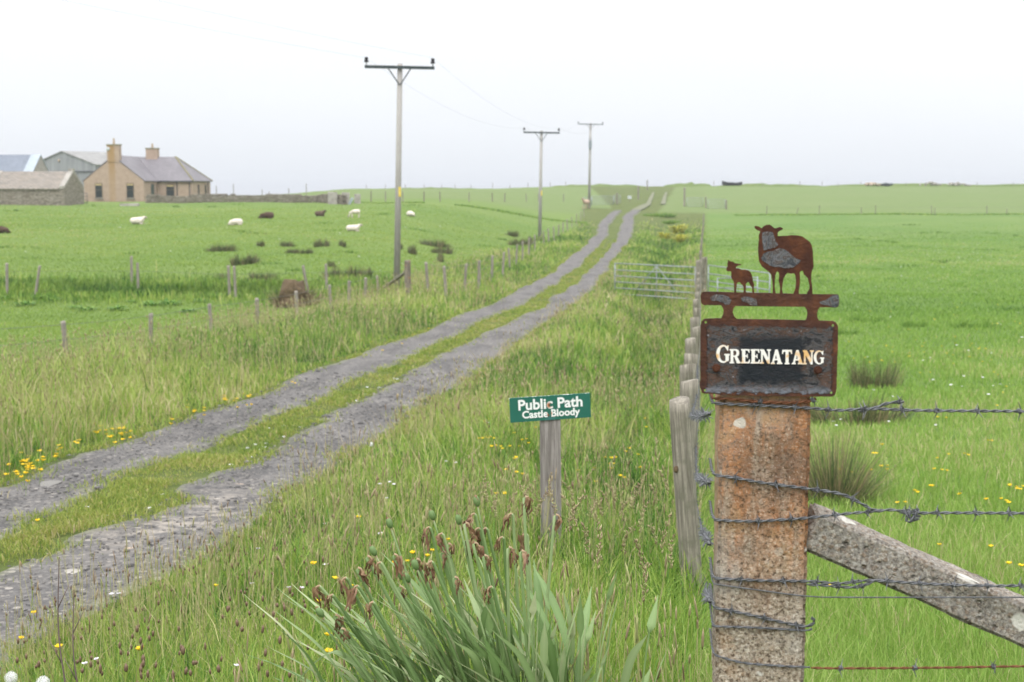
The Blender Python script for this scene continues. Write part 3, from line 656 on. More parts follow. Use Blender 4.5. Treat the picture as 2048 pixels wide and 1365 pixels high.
k = (rng.uniform(0, 1, n) < np.clip(prof*1.2, .0, 1)*np.clip(-.1+1.7*pt, 0, 1)) & (u > 0) & (u < 1)
Hh = (.015+.045*pt*prof)*rng.uniform(.5, 1.3, n); tn = np.clip(.52+(vnoise(X*.8, Y*.8, 18)-.5)*.7+rng.normal(0, .2, n), 0, 1)
tag(blades('track_grass', np.stack([X, Y], 1)[k], h(X, Y)[k]+.004, Hh[k], (rng.uniform(.0025, .005, n)*lod(Y, 5))[k], tn[k], m_strip, .7, .3), kind='stuff')
# rough tips beside the ruts, so that the gravel has no clean edge
x = []; y = []
for e_, s, sg in ((LLe, 1, -1), (LRe, 2, 1), (RLe, 3, -1), (RRe, 4, 1)):
    yy = np.exp(rng.uniform(np.log(4), np.log(110), 17000)); x.append(ed(e_, yy)+wob(yy, s)+sg*rng.normal(.03, .13, 17000)); y.append(yy)
x = np.concatenate(x); y = np.concatenate(y); n = len(x); k = vnoise(x*3, y*3, 21) > .42
tag(blades('fringe_grass', np.stack([x, y], 1)[k], h(x, y)[k], (rng.uniform(.02, .085, n))[k], (rng.uniform(.003, .006, n)*lod(y, 6))[k], np.clip(rng.normal(.55, .2, n), 0, 1)[k], m_strip, .8, .3), kind='stuff')
# seed-headed stalks over the rough verge (far too many to count)
x, y = scatter(210, 2.4, 80, .5, 4, 1.15); vg, _, _, _ = zones(x, y); x, y = x[vg], y[vg]; n = len(x)
k = (vnoise(x*.5, y*.5, 22) > np.where(x < -3, .3, .5)); x, y = x[k], y[k]; n = len(x)
de = np.maximum(x-ed(RRe, y), ed(LLe, y)-x); k = de > .15; x, y = x[k], y[k]; n = len(x)
seed_field('seeding_grass', np.stack([x, y], 1), h(x, y), rng.uniform(.22, .55, n)*np.where(x < -3, 1.25, 1.)*np.interp(y, [2.4, 4, 7], [.5, .75, 1.]), rng.uniform(.025, .085, n), rng.uniform(.0015, .0036, n)*lod(y, 5, .7), np.clip(rng.normal(.68, .28, n), 0, 1), .85, m_seed)['kind'] = 'stuff'
x, y = scatter(170, 2.4, 60, .5, 4, 1.2); vg, _, _, _ = zones(x, y); x, y = x[vg], y[vg]; n = len(x)
tag(blades('dry_grass', np.stack([x, y], 1), h(x, y), rng.uniform(.2, .5, n)*np.interp(y, [2.4, 4, 7], [.5, .75, 1.]), rng.uniform(.0015, .003, n)*lod(y, 4, .8), rng.uniform(0, 1, n), m_straw, .6, .25), kind='stuff')
# stones of the ruts
st_me = []
x = []; y = []
for eL, eR in ((LLe, LRe), (RLe, RRe)):
    yy = np.exp(rng.uniform(np.log(5), np.log(22), 5000)); t = rng.beta(.8, .8, 5000); x.append(ed(eL, yy)*(1-t)+ed(eR, yy)*t); y.append(yy)
x = np.concatenate(x); y = np.concatenate(y); n = len(x); s_ = rng.lognormal(np.log(.0065), .5, n)*lod(y, 9, .6)
oct_ = np.array([[1,0,0],[0,1,0],[-1,0,0],[0,-1,0],[0,0,1],[0,0,-1],[.6,.6,.5],[-.6,.6,.45],[-.6,-.6,.5],[.6,-.6,.45]], float)
of = np.array([[6,4,9],[9,4,8],[8,4,7],[7,4,6],[0,1,6],[0,6,9],[1,2,7],[1,7,6],[2,3,8],[2,8,7],[3,0,9],[3,9,8]])
ya = rng.uniform(0, 6.28, n); ca, sa = np.cos(ya), np.sin(ya); sc_ = np.stack([rng.uniform(.7, 1.5, n), rng.uniform(.7, 1.2, n), rng.uniform(.35, .7, n)], 1)*s_[:, None]
lv = oct_[None]*sc_[:, None, :]; lv = np.stack([lv[..., 0]*ca[:, None]-lv[..., 1]*sa[:, None], lv[..., 0]*sa[:, None]+lv[..., 1]*ca[:, None], lv[..., 2]], 2)
lv += np.stack([x, y, h(x, y)+.006+.0005*y], 1)[:, None, :]
V = lv.reshape(-1, 3); fc = (of[None]+(np.arange(n)*10)[:, None, None]).reshape(-1, 3)
m_chip = blade_mat('stone_chips', [(0, (.04,.038,.037)), (.6, (.11,.104,.10)), (.9, (.22,.205,.19)), (1, (.42,.37,.32))], 0., .3)
tag(link('loose_gravel', arr_mesh('loose_gravel', V, [fc], {'tint': (np.repeat(rng.beta(1.5, 2, n), 10), 'FLOAT')}), m_chip), kind='stuff')

# ------------------------------------------------------------------ concrete strainer post, brace, sign
PD = 2.28; ANG = R(-5.5)                                  # yaw of the post: its front looks back at the camera
pc = P(1526, 1100, PD); pn = np.array([math.sin(ANG), -math.cos(ANG), 0.])   # front normal
pr = np.array([math.cos(ANG), math.sin(ANG), 0.])
def plane_pt(px, py, off=0.):                             # where the eye meets the front plane of the post, lifted by off
    d = ray(px, py); q = pc + pn*off; t = np.dot(q-O, pn)/np.dot(d, pn); return O + t*d
wid = np.linalg.norm(plane_pt(1437, 1000) - plane_pt(1617, 1000))
ctr = (plane_pt(1437, 1000)+plane_pt(1617, 1000))/2
topz = plane_pt(1530, 772)[2]; gpost = gz(ctr[0], ctr[1])
def rough_box(name, dx, dy, z0, z1, mat, parent, step=.006, amp=.0016, seed=3):
    b = bmesh.new(); bmesh.ops.create_cube(b, size=1); 
    bmesh.ops.scale(b, vec=(dx, dy, z1-z0), verts=b.verts); bmesh.ops.translate(b, vec=(0, 0, (z0+z1)/2), verts=b.verts)
    bmesh.ops.bevel(b, geom=list(b.edges), offset=.005, segments=2, affect='EDGES')
    for ax_, L_ in ((0, dx), (1, dy), (2, z1-z0)):
        for k in range(1, int(L_/ (step*(1.6 if ax_ == 2 else 1)))):
            co = [0, 0, 0]; no = [0, 0, 0]; no[ax_] = 1; base = (-dx/2, -dy/2, z0)[ax_]; co[ax_] = base + L_*k/int(L_/(step*(1.6 if ax_ == 2 else 1)))
            bmesh.ops.bisect_plane(b, geom=b.verts[:]+b.edges[:]+b.faces[:], plane_co=co, plane_no=no)
    b.normal_update()
    co = np.array([v.co for v in b.verts]); nn = np.array([v.normal for v in b.verts])
    dsp = (vnoise(co[:, 0]*90+co[:, 2]*37, co[:, 2]*85+co[:, 1]*70, seed)-.5)*2*amp + (vnoise(co[:, 0]*25+co[:, 1]*25, co[:, 2]*22, seed+1)-.5)*2.2*amp
    co += nn*dsp[:, None]
    for v, c_ in zip(b.verts, co): v.co = c_
    me = bpy.data.meshes.new(name); b.to_mesh(me); b.free(); me.polygons.foreach_set('use_smooth', np.ones(len(me.polygons), bool))
    return link(name, me, mat, parent)
back = ctr - pn*wid/2
post = rough_box('concrete_post', wid, wid, -1.35, 0, m_conc, None)
post.location = (back[0], back[1], topz); post.rotation_euler = (0, 0, ANG)
tag(post, 'stout rust-stained concrete gatepost that carries the sheep sign', 'post')
# diagonal concrete brace: upper edge (1618,1008)->(2048,1195); lower edge (1618,1115)->(2048,1312)
BO = -.012                                                 # set 12 mm behind the post front
q1, q2 = plane_pt(1617, 1008, BO), plane_pt(2190, 1258, BO); q3, q4 = plane_pt(1617, 1116, BO), plane_pt(2190, 1378, BO)
a0 = (q1+q3)/2; b0 = (q2+q4)/2; dv = b0-a0; Lb = np.linalg.norm(dv); th = math.atan2(dv[2], np.dot(dv, pr))
up = np.cross(np.cross(dv/Lb, np.array([0, 0, 1.])), dv/Lb)
hb = abs(np.dot(q1-q3, up))*.97
br = rough_box('concrete_brace', hb, .09, 0, Lb+.15, m_brace, None, .007, .0016, 8)
br.rotation_euler = Matrix(((0, 0, 0), (0, 0, 0), (0, 0, 0))).to_euler()
xa = Vector(up); za = Vector(dv/Lb); ya_ = za.cross(xa)
br.matrix_world = Matrix.Translation(Vector(a0) + Vector(-pn)*.045 - za*.0) @ Matrix((xa, ya_, za)).transposed().to_4x4()
br.rotation_mode = 'XYZ'
tag(br, 'sloping grey concrete strut with white lichen leaning against the gatepost', 'brace')
# foot block of the strut, out of the picture to the right
# sign
SO = .010; sc0 = plane_pt(1538, 718, SO)
sign = thing('house_sign', 'rusty cut-out steel sign with ewe and lamb, bolted to the concrete gatepost', 'sign', tuple(sc0)); sign.rotation_euler = (0, 0, ANG)
def sl2(px, py):
    q = plane_pt(px, py, SO) - sc0; return (float(np.dot(q, pr)), float(q[2]))
outer = [(1399.5,771),(1400,760),(1400.5,700),(1401,652),(1403,643),(1407,639),(1412,637.4),(1430,636.8),(1442,636.6),(1444.5,633),(1446.4,627),(1446.8,621),(1445,614),(1442.7,611),(1425,610.6),(1406,610.3),(1402.5,607),(1401.3,602),(1401.7,589),(1404,584.6),(1407.6,583.5),
 (1470,585),(1536.5,586.4),(1610,588),(1674,589),(1677,591),(1678,595),(1678,608),(1676.5,613),(1673,615.4),(1655,615.2),(1639,615),(1636,620),(1634,627),(1635,636),(1638,641.5),(1650,641.8),(1664,642),(1670,644),(1674,648),(1676,653.5),(1675.8,680),(1675.2,704),(1674,740),(1673,777),(1671.5,785),(1669,790),(1665,793.6),
 (1640,793),(1620,794),(1595,792.6),(1570,793.2),(1545,792),(1500,792),(1488,790.5),(1470,791.5),(1451.5,789.6),(1446,790.8),(1430,788),(1409,787.4),(1403,785)]
inner = [(1470.6,612.5),(1540,613.3),(1609.7,614),(1613.4,620),(1614.8,627),(1613.4,636),(1611,640.6),(1540,639),(1473.5,638),(1468.4,633),(1465.4,625),(1467,617)]
holes = [[(cx+2.6*math.cos(a), cy_+2.6*math.sin(a)) for a in np.linspace(0, 6.283, 12, endpoint=False)] for cx, cy_ in ((1411.5,645),(1665.7,651.3),(1410,781),(1662.5,786))]
def dens(ol, k=4, amp=.25):
    ol = np.array(ol, float); o2 = []
    for i in range(len(ol)):
        a, b = ol[i], ol[(i+1) % len(ol)]
        for t in np.linspace(0, 1, k, endpoint=False): o2.append(a*(1-t)+b*t + rng.normal(0, amp, 2))
    return o2
plate = flat_shape('sign_plate', [[sl2(*p) for p in dens(outer)], [sl2(*p) for p in inner]] + [[sl2(*p) for p in hh] for hh in holes], .004, m_plate, sign)
ewe = [(215,180),(240,165),(290,180),(330,205),(350,180),(400,150),(450,150),(495,180),(520,205),(560,200),(610,185),(650,205),(640,225),(590,250),(568,275),(572,325),(640,320),(720,318),(780,308),(870,312),(950,330),(1010,375),(1060,410),(1085,460),(1105,550),(1108,680),(1115,790),(1090,850),(1078,920),(1082,1010),(1095,1100),(1100,1225),(1010,1225),(1020,1175),(1050,1130),(1055,1080),(1030,970),(1000,930),(970,905),(950,850),(935,848),(905,870),(910,930),(905,1060),(890,1160),(895,1225),(805,1225),(820,1170),(840,1120),(850,1000),(840,920),(820,890),(760,893),(725,880),(690,910),(660,970),(645,1060),(635,1120),(650,1225),(600,1225),(610,1130),(600,1060),(585,990),(595,930),(590,880),(570,855),(550,870),(535,920),(530,1000),(525,1080),(530,1140),(550,1225),(495,1225),(498,1100),(490,1000),(475,910),(440,870),(390,830),(330,780),(290,710),(278,600),(275,500),(285,380),(285,310),(310,250),(260,235),(230,210)]
lamb = [(750,225),(775,240),(800,262),(860,268),(900,300),(960,315),(1050,325),(1050,345),(980,360),(935,385),(930,420),(1000,425),(1060,455),(1150,455),(1220,475),(1270,520),(1295,580),(1310,640),(1320,720),(1345,790),(1335,870),(1340,920),(1350,1000),(1310,1000),(1305,920),(1300,860),(1265,820),(1240,770),(1225,735),(1190,740),(1155,780),(1160,850),(1155,930),(1170,1000),(1095,1000),(1110,920),(1100,850),(1080,800),(1050,780),(1030,740),(975,735),(955,760),(945,840),(935,920),(940,1000),(895,1000),(890,880),(885,780),(880,720),(840,670),(820,620),(825,560),(820,490),(770,492),(730,485),(712,465),(715,410),(740,380),(735,310),(750,270)]
e_px = [(1480+x/7.583, 430+y/7.583) for x, y in ewe]; l_px = [(1390+x/11.378, 500+y/11.378) for x, y in lamb]
flat_shape('ewe_silhouette', [[sl2(*p) for p in dens(e_px, 2, .12)]], .0036, m_rust, sign)
flat_shape('lamb_silhouette', [[sl2(*p) for p in dens(l_px, 2, .08)]], .0036, m_rust, sign)
def flake(pts, conv):
    fl_ = flat_shape('paint_patch', [[sl2(*p) for p in dens([conv(*p) for p in pts], 3, .35)]], .0008, m_flake, sign); fl_.location.y = -.0022; return fl_
c1 = lambda x, y: (1480+x/7.583, 430+y/7.583); c3 = lambda x, y: (1390+x/6.827, 570+y/6.827)
flake([(335,265),(420,255),(490,265),(520,330),(545,410),(580,460),(540,490),(470,510),(400,530),(360,540),(340,440),(330,350)], c1)
flake([(360,580),(420,560),(500,545),(600,505),(690,530),(760,590),(850,660),(925,690),(880,740),(800,800),(700,810),(600,790),(520,790),(450,770),(400,730),(340,700),(320,660)], c1)
flake([(205,170),(260,135),(380,135),(460,160),(495,210),(470,265),(420,275),(380,240),(300,215),(220,215)], c3)
flake([(630,180),(660,160),(760,170),(835,200),(850,280),(760,280),(720,245),(640,215)], c3)
flake([(1700,235),(1780,205),(1860,150),(1940,137),(1962,160),(1960,270),(1935,303),(1860,300),(1780,275),(1710,260)], c3)
# letters
UE = [(0,0),(.95,0),(1,.27),(.9,.27),(.8,.1),(.47,.1),(.47,.46),(.62,.46),(.66,.36),(.74,.36),(.74,.66),(.66,.66),(.62,.56),(.47,.56),(.47,.9),(.75,.9),(.85,.74),(.95,.74),(.93,1),(0,1),(0,.92),(.11,.88),(.11,.12),(0,.08)]
UN = [(0,0),(.36,0),(.36,.08),(.26,.12),(.26,.66),(.72,0),(.89,0),(.89,.88),(1,.92),(1,1),(.64,1),(.64,.92),(.75,.88),(.75,.42),(.36,1),(0,1),(0,.92),(.1,.86),(.1,.12),(0,.08)]
UA = [(0,0),(.36,0),(.36,.08),(.28,.12),(.33,.26),(.57,.26),(.62,.12),(.53,.08),(.53,0),(1,0),(1,.08),(.91,.12),(.61,1),(.40,1),(.11,.12),(0,.08)]; UAh = [(.37,.37),(.53,.37),(.455,.66)]
UT = [(.27,0),(.73,0),(.73,.08),(.65,.12),(.65,.87),(.82,.87),(.9,.72),(1,.72),(.97,1),(.03,1),(0,.72),(.1,.72),(.18,.87),(.35,.87),(.35,.12),(.27,.08)]
UR = [(0,0),(.42,0),(.42,.08),(.34,.12),(.34,.45),(.44,.45),(.66,.0),(1,0),(1,.08),(.92,.12),(.68,.48),(.83,.56),(.88,.75),(.82,.92),(.62,1),(0,1),(0,.92),(.1,.88),(.1,.12),(0,.08)]; URh = [(.34,.55),(.52,.55),(.61,.65),(.61,.8),(.52,.9),(.34,.9)]
UG = [(.52+.52*math.cos(a), .5+.5*math.sin(a)) for a in np.linspace(R(58), R(305), 26)] + [(.95,.12),(.95,.40),(1.02,.43),(1.02,.50),(.60,.50),(.60,.43),(.70,.40),(.70,.14)] + [(.56+.30*math.cos(a), .5+.41*math.sin(a)) for a in np.linspace(R(298), R(62), 22)] + [(.82,.70),(.90,.68),(.93,.97),(.86,.98)]
LT = [(UG,None,288,470,205,450),(UR,URh,470,622,262,455),(UE,None,628,750,262,455),(UE,None,757,885,263,458),(UN,None,885,1035,265,460),(UA,UAh,1032,1190,268,465),(UT,None,1185,1325,272,468),(UA,UAh,1318,1475,275,468),(UN,None,1470,1620,278,470),(UG,None,1618,1760,280,470)]
for u, ho, x0, x1, y0, y1 in LT:
    cv = lambda p: sl2(1390+(x0+p[0]*(x1-x0))/6.827, 660+(y1-p[1]*(y1-y0))/6.827)
    o = flat_shape('letter', [[cv(p) for p in u]] + ([[cv(p) for p in ho]] if ho else []), .001, m_letter, sign); o.location.y = -.0027
for bx, by in ((1390+290/6.827, 660+520/6.827), (1390+1675/6.827, 660+545/6.827)):
    x_, z_ = sl2(bx, by); b = MB(); b.bar((x_, -.001, z_), (x_, -.0055, z_), .0066, 20); b.bar((x_, -.0054, z_), (x_, -.0105, z_), .0042, 6)
    b.build('bolt', m_rust, sign)

# ------------------------------------------------------------------ barbed wire round the post and off to the right
def barb_mesh():
    b = MB(); th_ = np.linspace(0, 4*np.pi, 26); b.tube(np.stack([np.linspace(-.0032, .0032, 26), .0032*np.cos(th_), .0032*np.sin(th_)], 1), .0014, 5)
    for d, x_ in (((.35, .85, .5), -.003), ((-.4, -.6, .9), .003), ((.3, -.9, -.35), .0), ((-.25, .4, -1.), .002)):
        v = Vector(d).normalized(); p = Vector((x_, 0, 0)); b.bar(p, p+v*.017, .0014, 5, .0003)
    return b.mesh('barb')
barb_me = barb_mesh(); barb_me.materials.append(m_wire)
def wire(label, pts, r=.00145, twist=.0016, pitch=.035, barbs=0., mat=None, sub=10, n=5, name='barbed_wire', grp=None, first=.03, bscale=1.):
    p = catmull(pts, sub); s_ = np.concatenate([[0], np.cumsum(np.linalg.norm(np.diff(p, axis=0), axis=1))])
    m = max(6, int(s_[-1]/ (pitch/6))) if twist else len(p)
    m = min(m, 900); ss = np.linspace(0, s_[-1], m); q = np.stack([np.interp(ss, s_, p[:, k]) for k in range(3)], 1)
    o = q[0].copy(); q0 = q - o; Vs = []; Fs = []; k = 0
    if twist:
        t, a, b = frames(q0)
        for ph in (0, np.pi):
            th_ = 2*np.pi*ss/pitch+ph; qq = q0 + twist*(np.cos(th_)[:, None]*a+np.sin(th_)[:, None]*b)
            v, f = tube_arrays(qq, r, n); Vs.append(v); Fs.append(np.array(f)+k); k += len(v)
    else:
        v, f = tube_arrays(q0, r, n); Vs.append(v); Fs.append(np.array(f))
    w_ = link(name, arr_mesh(name, np.vstack(Vs), [np.vstack(Fs)], None, True), mat or m_wire, None, o)
    tag(w_, label, 'wire', grp)
    if barbs:
        t, a, b = frames(q0); d = first; c_ = 0
        while d < s_[-1] and c_ < 95:
            i = int(np.argmin(np.abs(ss-d))); ob = bpy.data.objects.new('barb', barb_me); C.objects.link(ob); ob.parent = w_
            an = random.uniform(0, 6.28); X_ = Vector(t[i]); Yv = Vector(math.cos(an)*a[i]+math.sin(an)*b[i]); Z_ = X_.cross(Yv)
            ob.matrix_local = Matrix.Translation(Vector(q0[i])) @ Matrix((X_, Yv, Z_)).transposed().to_4x4() @ Matrix.Scale(bscale, 4)
            d += barbs*random.uniform(.85, 1.15); c_ += 1
    return w_
WO = .0045
def wp(*pts): return [plane_pt(px, py, WO) for px, py in pts]
lb = plane_pt(1432, 800, WO)
def lside(py, back_=.12): 
    q = plane_pt(1431, py, 0); return [q - pn*back_ - pr*.004, q - pn*.02 - pr*.005, q + pn*.002 - pr*.003]
wire('upper barbed wire running level from just under the sign across the pasture', lside(806)+wp((1445,808),(1530,812),(1622,817),(1680,821),(1736,818),(1830,821),(1915,822),(2048,823),(2300,826)), barbs=.062, first=.19)
wire('short rusty strand of wire wound tight beneath the sign plate', lside(797)+wp((1450,798),(1520,804),(1580,806),(1618,803),(1632,797)), mat=m_rwire, barbs=.075, first=.2)
wire('loose twisted tail of wire sticking up from the upper barbed wire', wp((1716,823),(1748,817),(1768,809),(1787,805),(1808,804)), barbs=.05, first=.01)
wire('slack barbed loop slanting down from the gatepost to join the wire below it', lside(946)+wp((1432,951),(1470,956),(1526,966),(1618,978),(1680,988),(1712,1002),(1744,1019),(1760,1022)), barbs=.06, first=.16)
wire('middle barbed wire with a snarled knot, crossing the top of the concrete strut', lside(1035)+wp((1432,1040),(1500,1043),(1560,1040),(1618,1036),(1680,1029),(1748,1023),(1783,1020),(1826,1026),(1900,1026),(2048,1027),(2300,1030)), barbs=.058, first=.2)
kn = plane_pt(1826, 1027, WO)
wire('snarled knot of spare wire on the middle barbed wire', [kn+np.array([random.uniform(-.013, .013), random.uniform(-.005, .005), random.uniform(-.014, .006)]) for _ in range(8)], barbs=.05, first=.01)
wire('lower barbed wire with a doubled stretch, crossing the sloping strut', lside(1154)+wp((1433,1157),(1513,1161),(1618,1163),(1680,1167),(1744,1161),(1851,1168),(1980,1172),(2048,1172),(2300,1176)), barbs=.06, first=.17)
wire('short doubled strand twisted under the lower barbed wire beside the post', wp((1614,1169),(1650,1171),(1706,1175),(1735,1168),(1752,1161)), barbs=.04, first=.05)
wire('single plain wire running just below the lower barbed wire', lside(1165)+wp((1433,1169),(1520,1181),(1618,1193),(1714,1195),(2048,1195),(2300,1196)), r=.0013, twist=0, sub=12, name='plain_wire')
wire('barbed strand slanting across the post and ending in a coil at its edge', lside(1208)+wp((1432,1216),(1491,1228),(1594,1251),(1620,1251),(1630,1242),(1622,1236)), barbs=.055, first=.16)
wire('plain twisted wire wound low round the gatepost', lside(1250)+wp((1432,1253),(1520,1256),(1607,1261),(1624,1258)), r=.0012, twist=.0012, name='plain_wire')
wire('lowest wire, grey on the post and rusty red out over the pasture', lside(1303)+wp((1432,1311),(1487,1326),(1560,1332),(1620,1335)), r=.0012, twist=.0012)
wire('rusty lowest wire running on from the gatepost over tall pasture grass', wp((1622,1336),(1688,1337),(1850,1336),(2048,1333),(2300,1331)), r=.0013, twist=.0011, mat=m_rwire, barbs=.11, first=.05)

# ------------------------------------------------------------------ wooden posts and fences
def post_mesh(name, r=.05, Hh=1.1, n=14, seed=0, square=False):
    zz = np.array([-.25, 0, .15, .35, .55, .8, .95, 1.])*Hh; V = []; rs = random.Random(seed)
    for z_ in zz:
        for k in range(n):
            a = 2*math.pi*k/n; rr = r*(1+.10*math.sin(3*a+seed)+.06*(rs.random()-.5))*(1.06-.1*z_/Hh)
            if square: rr = r*min(1/abs(math.cos(a)+1e-9), 1/abs(math.sin(a)+1e-9), 1.32)
            V.append((rr*math.cos(a), rr*math.sin(a), z_ + (.012*math.cos(a-1+seed) if z_ > .99*Hh else 0)))
    F4 = [(i*n+k, i*n+(k+1) % n, (i+1)*n+(k+1) % n, (i+1)*n+k) for i in range(len(zz)-1) for k in range(n)]
    V.append((0, 0, Hh+.004)); t = len(V)-1; j = (len(zz)-1)*n
    me = arr_mesh(name, np.array(V), [np.array(F4), np.array([(j+k, j+(k+1) % n, t) for k in range(n)])]); me.materials.append(m_wood); return me
PM = [post_mesh('fence_post', .05, 1.1, 14, s) for s in range(4)]
PMP = [post_mesh('fence_post', .05, 1.1, 12, s+5, s % 2 == 0) for s in range(4)]
for m_ in PMP: m_.materials[0] = m_woodp
ORD = ['first','second','third','fourth','fifth','sixth','seventh','eighth','ninth','tenth','eleventh','twelfth','thirteenth','fourteenth','fifteenth','sixteenth','seventeenth','eighteenth','nineteenth','twentieth','twenty-first','twenty-second','twenty-third','twenty-fourth','twenty-fifth']
def put_post(loc, label, grp, k=0, s=1., H_=1.1, tilt=(0, 0), mat=None, name='fence_post', pm=None):
    o = link(name, (pm or PM)[k % 4], None, None, tuple(loc)); o.scale = (s, s, H_/1.1); o.rotation_euler = (tilt[0], tilt[1], random.uniform(0, 6.28) if tilt == (0, 0) else 0); return tag(o, label, 'fence post', grp)
# the fence that runs away beside the ditch; post 1 leans and is the one seen whole
rp = []
o = put_post(G(1387, 1213), 'leaning split wooden post with a knot hole beside the concrete gatepost', 'posts of the fence beside the ditch', 0)
gp = P(1390, 1240, 6.0); d1 = 6.0; tp = P(1355, 797, d1); H1 = tp[2]-gp[2]
gp = np.array([gp[0], gp[1], gz(gp[0], gp[1])]); H1 = tp[2]-gp[2]; o.location = gp
o.scale = (d1*21.5/F/.05,)*2 + (H1/1.1,); o.rotation_euler = (0, -math.atan2(gp[0]-tp[0], H1), .4); rp.append((gp, tp))
kn_ = MB(); kp = P(1352, 939, d1-.05); kn_.ball((0, 0, 0), (.022, .012, .032), 2)
k_ = kn_.build('knot', m_hay, None, True); k_.parent = o; bpy.context.view_layer.update(); k_.matrix_parent_inverse = o.matrix_world.inverted(); k_.location = kp
RPX = [(1372,763,15),(1377,730,13),(1381,708,11),(1388,679,9),(1391,655,8),(1393,635,7.5),(1394,617,7),(1395,600,6.5),(1396,585,6),(1397,571,5.5),(1397,558,5.5),(1398,546,5),(1398,535,5)]
RPY = [7.3, 9, 10.7, 12.7, 14.8, 17, 19.5, 22.5, 26, 30.5, 36, 42, 48]
for i, (px, py, hw) in enumerate(RPX):
    g = P(px, py, RPY[i]); b = np.array([g[0], g[1], gz(g[0], g[1])]); Hq = g[2]-b[2]
    put_post(b, f'{ORD[i+1]} wooden post from the gatepost in the line beside the ditch', 'posts of the fence beside the ditch', i+1, random.uniform(.85, 1.1), Hq, (random.uniform(-.03, .03), random.uniform(-.04, .02)))
    rp.append((b, b+np.array([0, 0, Hq])))
for i, (px, py) in enumerate([(1401,503),(1402,490),(1403,478),(1404,467),(1405,457),(1406,448),(1407,440),(1407,433),(1408,427)]):
    g = G(px, py, 1.1); b = np.array([g[0], g[1], gz(g[0], g[1])])
    put_post(b, f'{ORD[i]} thin grey post beyond the metal gates on the ditch side fence', 'posts of the ditch fence beyond the gates', i, 1., 1.1)
# its wires
lw = lambda b, t, f: b*(1-f)+t*f
for nm_, f0, pp in (('top', .93, 829), ('second', .66, 967), ('third', .42, 1090), ('bottom', .15, 1205)):
    pts = [plane_pt(1429, pp, -.03)-pr*.008]
    for j, (b, t) in enumerate(rp[:6]): pts.append(lw(b, t, f0) + np.array([.055, -.02, 0]))
    wire(f'{nm_} barbed wire strung along the wooden posts beside the ditch', pts, barbs=.085, sub=6, bscale=1.1, first=.3)
    pts = [lw(b, t, f0)+np.array([.05, 0, 0]) for b, t in rp[5:]]
    wire(f'far run of the {nm_} wire past the smaller ditch posts', pts, r=.003, twist=0, sub=2, n=4, name='fence_wire')
# roadside fence on the far side of the track
LPX = [(-70,655,),(132,643),(298,627),(423,608),(514,597),(594,583),(662,570),(696,562),(729,556),(757,552)]
lp = []; LPY = [24, 28, 31, 34, 36.5, 40, 43.5, 46, 48.5, 51]
for i, (px, py) in enumerate(LPX):
    g = P(px, py, LPY[i]); b = np.array([g[0], g[1], g[2]-1.08]); lp.append(b)
    put_post(b, f'{ORD[i]} sawn grey post of the roadside fence before the near power pole', 'roadside fence posts by the meadow', i, random.uniform(.82, 1.05), 1.08, (random.uniform(-.05, .05), random.uniform(-.05, .04)), pm=PMP)
LP2 = [(856,525),(892,533),(928,528),(957,521),(983,512),(1005,505),(1020,497),(1032,490),(1045,484),(1058,477),(1070,470),(1088,462),(1098,457),(1108,453),(1117,449),(1126,444),(1135,439),(1144,434),(1153,428),(1161,423),(1168,417)]
lp2 = []
for i, (px, py) in enumerate(LP2):
    g = G(px, py, 1.05); b = np.array([g[0], g[1], gz(g[0], g[1])]); lp2.append(b)
    put_post(b, f'{ORD[i]} weathered post of the roadside fence climbing beyond the near power pole', 'roadside fence posts up the hill', i, random.uniform(.8, 1.05), 1.05, (random.uniform(-.05, .05), random.uniform(-.08, .08)), pm=PMP)
for f0, nm_ in ((1.02, 'top'), (.72, 'middle'), (.42, 'low')):
    wire(f'{nm_} thin wire of the roadside fence along the meadow', [b+np.array([.03, -.06, f0]) for b in lp], r=.004, twist=0, sub=2, n=4, name='fence_wire')
    wire(f'{nm_} thin wire of the roadside fence going up the hill', [b+np.array([.03, -.06, f0-.03]) for b in lp2], r=.004, twist=0, sub=2, n=4, name='fence_wire')
# strainer post by the power pole
g = G(815, 521, 1.25); b = np.array([g[0], g[1], gz(g[0], g[1])]); stp_ = b
o = put_post(b, 'thick corner strainer post with orange lichen beside the near power pole', None, 1, 2.0, 1.25)
def f_or(t, out):
    c = t.coord('Object'); n = t.noise(t.coord('Object', (1, 1, .4)), 9., 4); n2 = t.noise(t.coord('Object', (1, 1, .06)), 55., 5)
    t.pbr(out, t.mix(t.sm(n, .56, .62), t.ramp(n2, [(.3, (.09,.075,.06)), (.7, (.30,.26,.21))]), (.38,.20,.095)), .95)
m_or = M('orange_lichen_wood', f_or); o.data = post_mesh('fence_post', .05, 1.1, 14, 9); o.data.materials.clear(); o.data.materials.append(m_or)
q = G(765, 578); MB().bar((q[0], q[1], gz(q[0], q[1])), tuple(b+np.array([-.08, 0, .85])), .055, 10).build('brace_strut', m_wood)
tag(bpy.data.objects['brace_strut'], 'sloping round timber strut propping the corner strainer post', 'brace')
# cross fence between meadow and sheep field
XF = [(12,527,0),(68,531,1),(262,513,0),(275,526,0),(458,532,0),(470,533,0),(617,530,-1),(653,528,0)]
xf = []
for i, (px, py, tl) in enumerate(XF):
    g = G(px, py, 1.15, 46); b = np.array([g[0], g[1], gz(g[0], g[1])]); xf.append(b)
    put_post(b, f'{ORD[i]} post, counting from the farm side, of the overgrown fence between meadow and sheep', 'posts of the overgrown cross fence', i, .95, 1.15, (0, tl*.18 if tl else random.uniform(-.03, .03)), pm=PMP)
wire('sagging wire of the overgrown fence between meadow and sheep', [b+np.array([0, -.06, .85]) for i, b in enumerate(xf) if i in (0, 3, 5, 7)]+[stp_+np.array([0, -.1, .9])], r=.004, twist=0, sub=3, n=4, name='fence_wire')
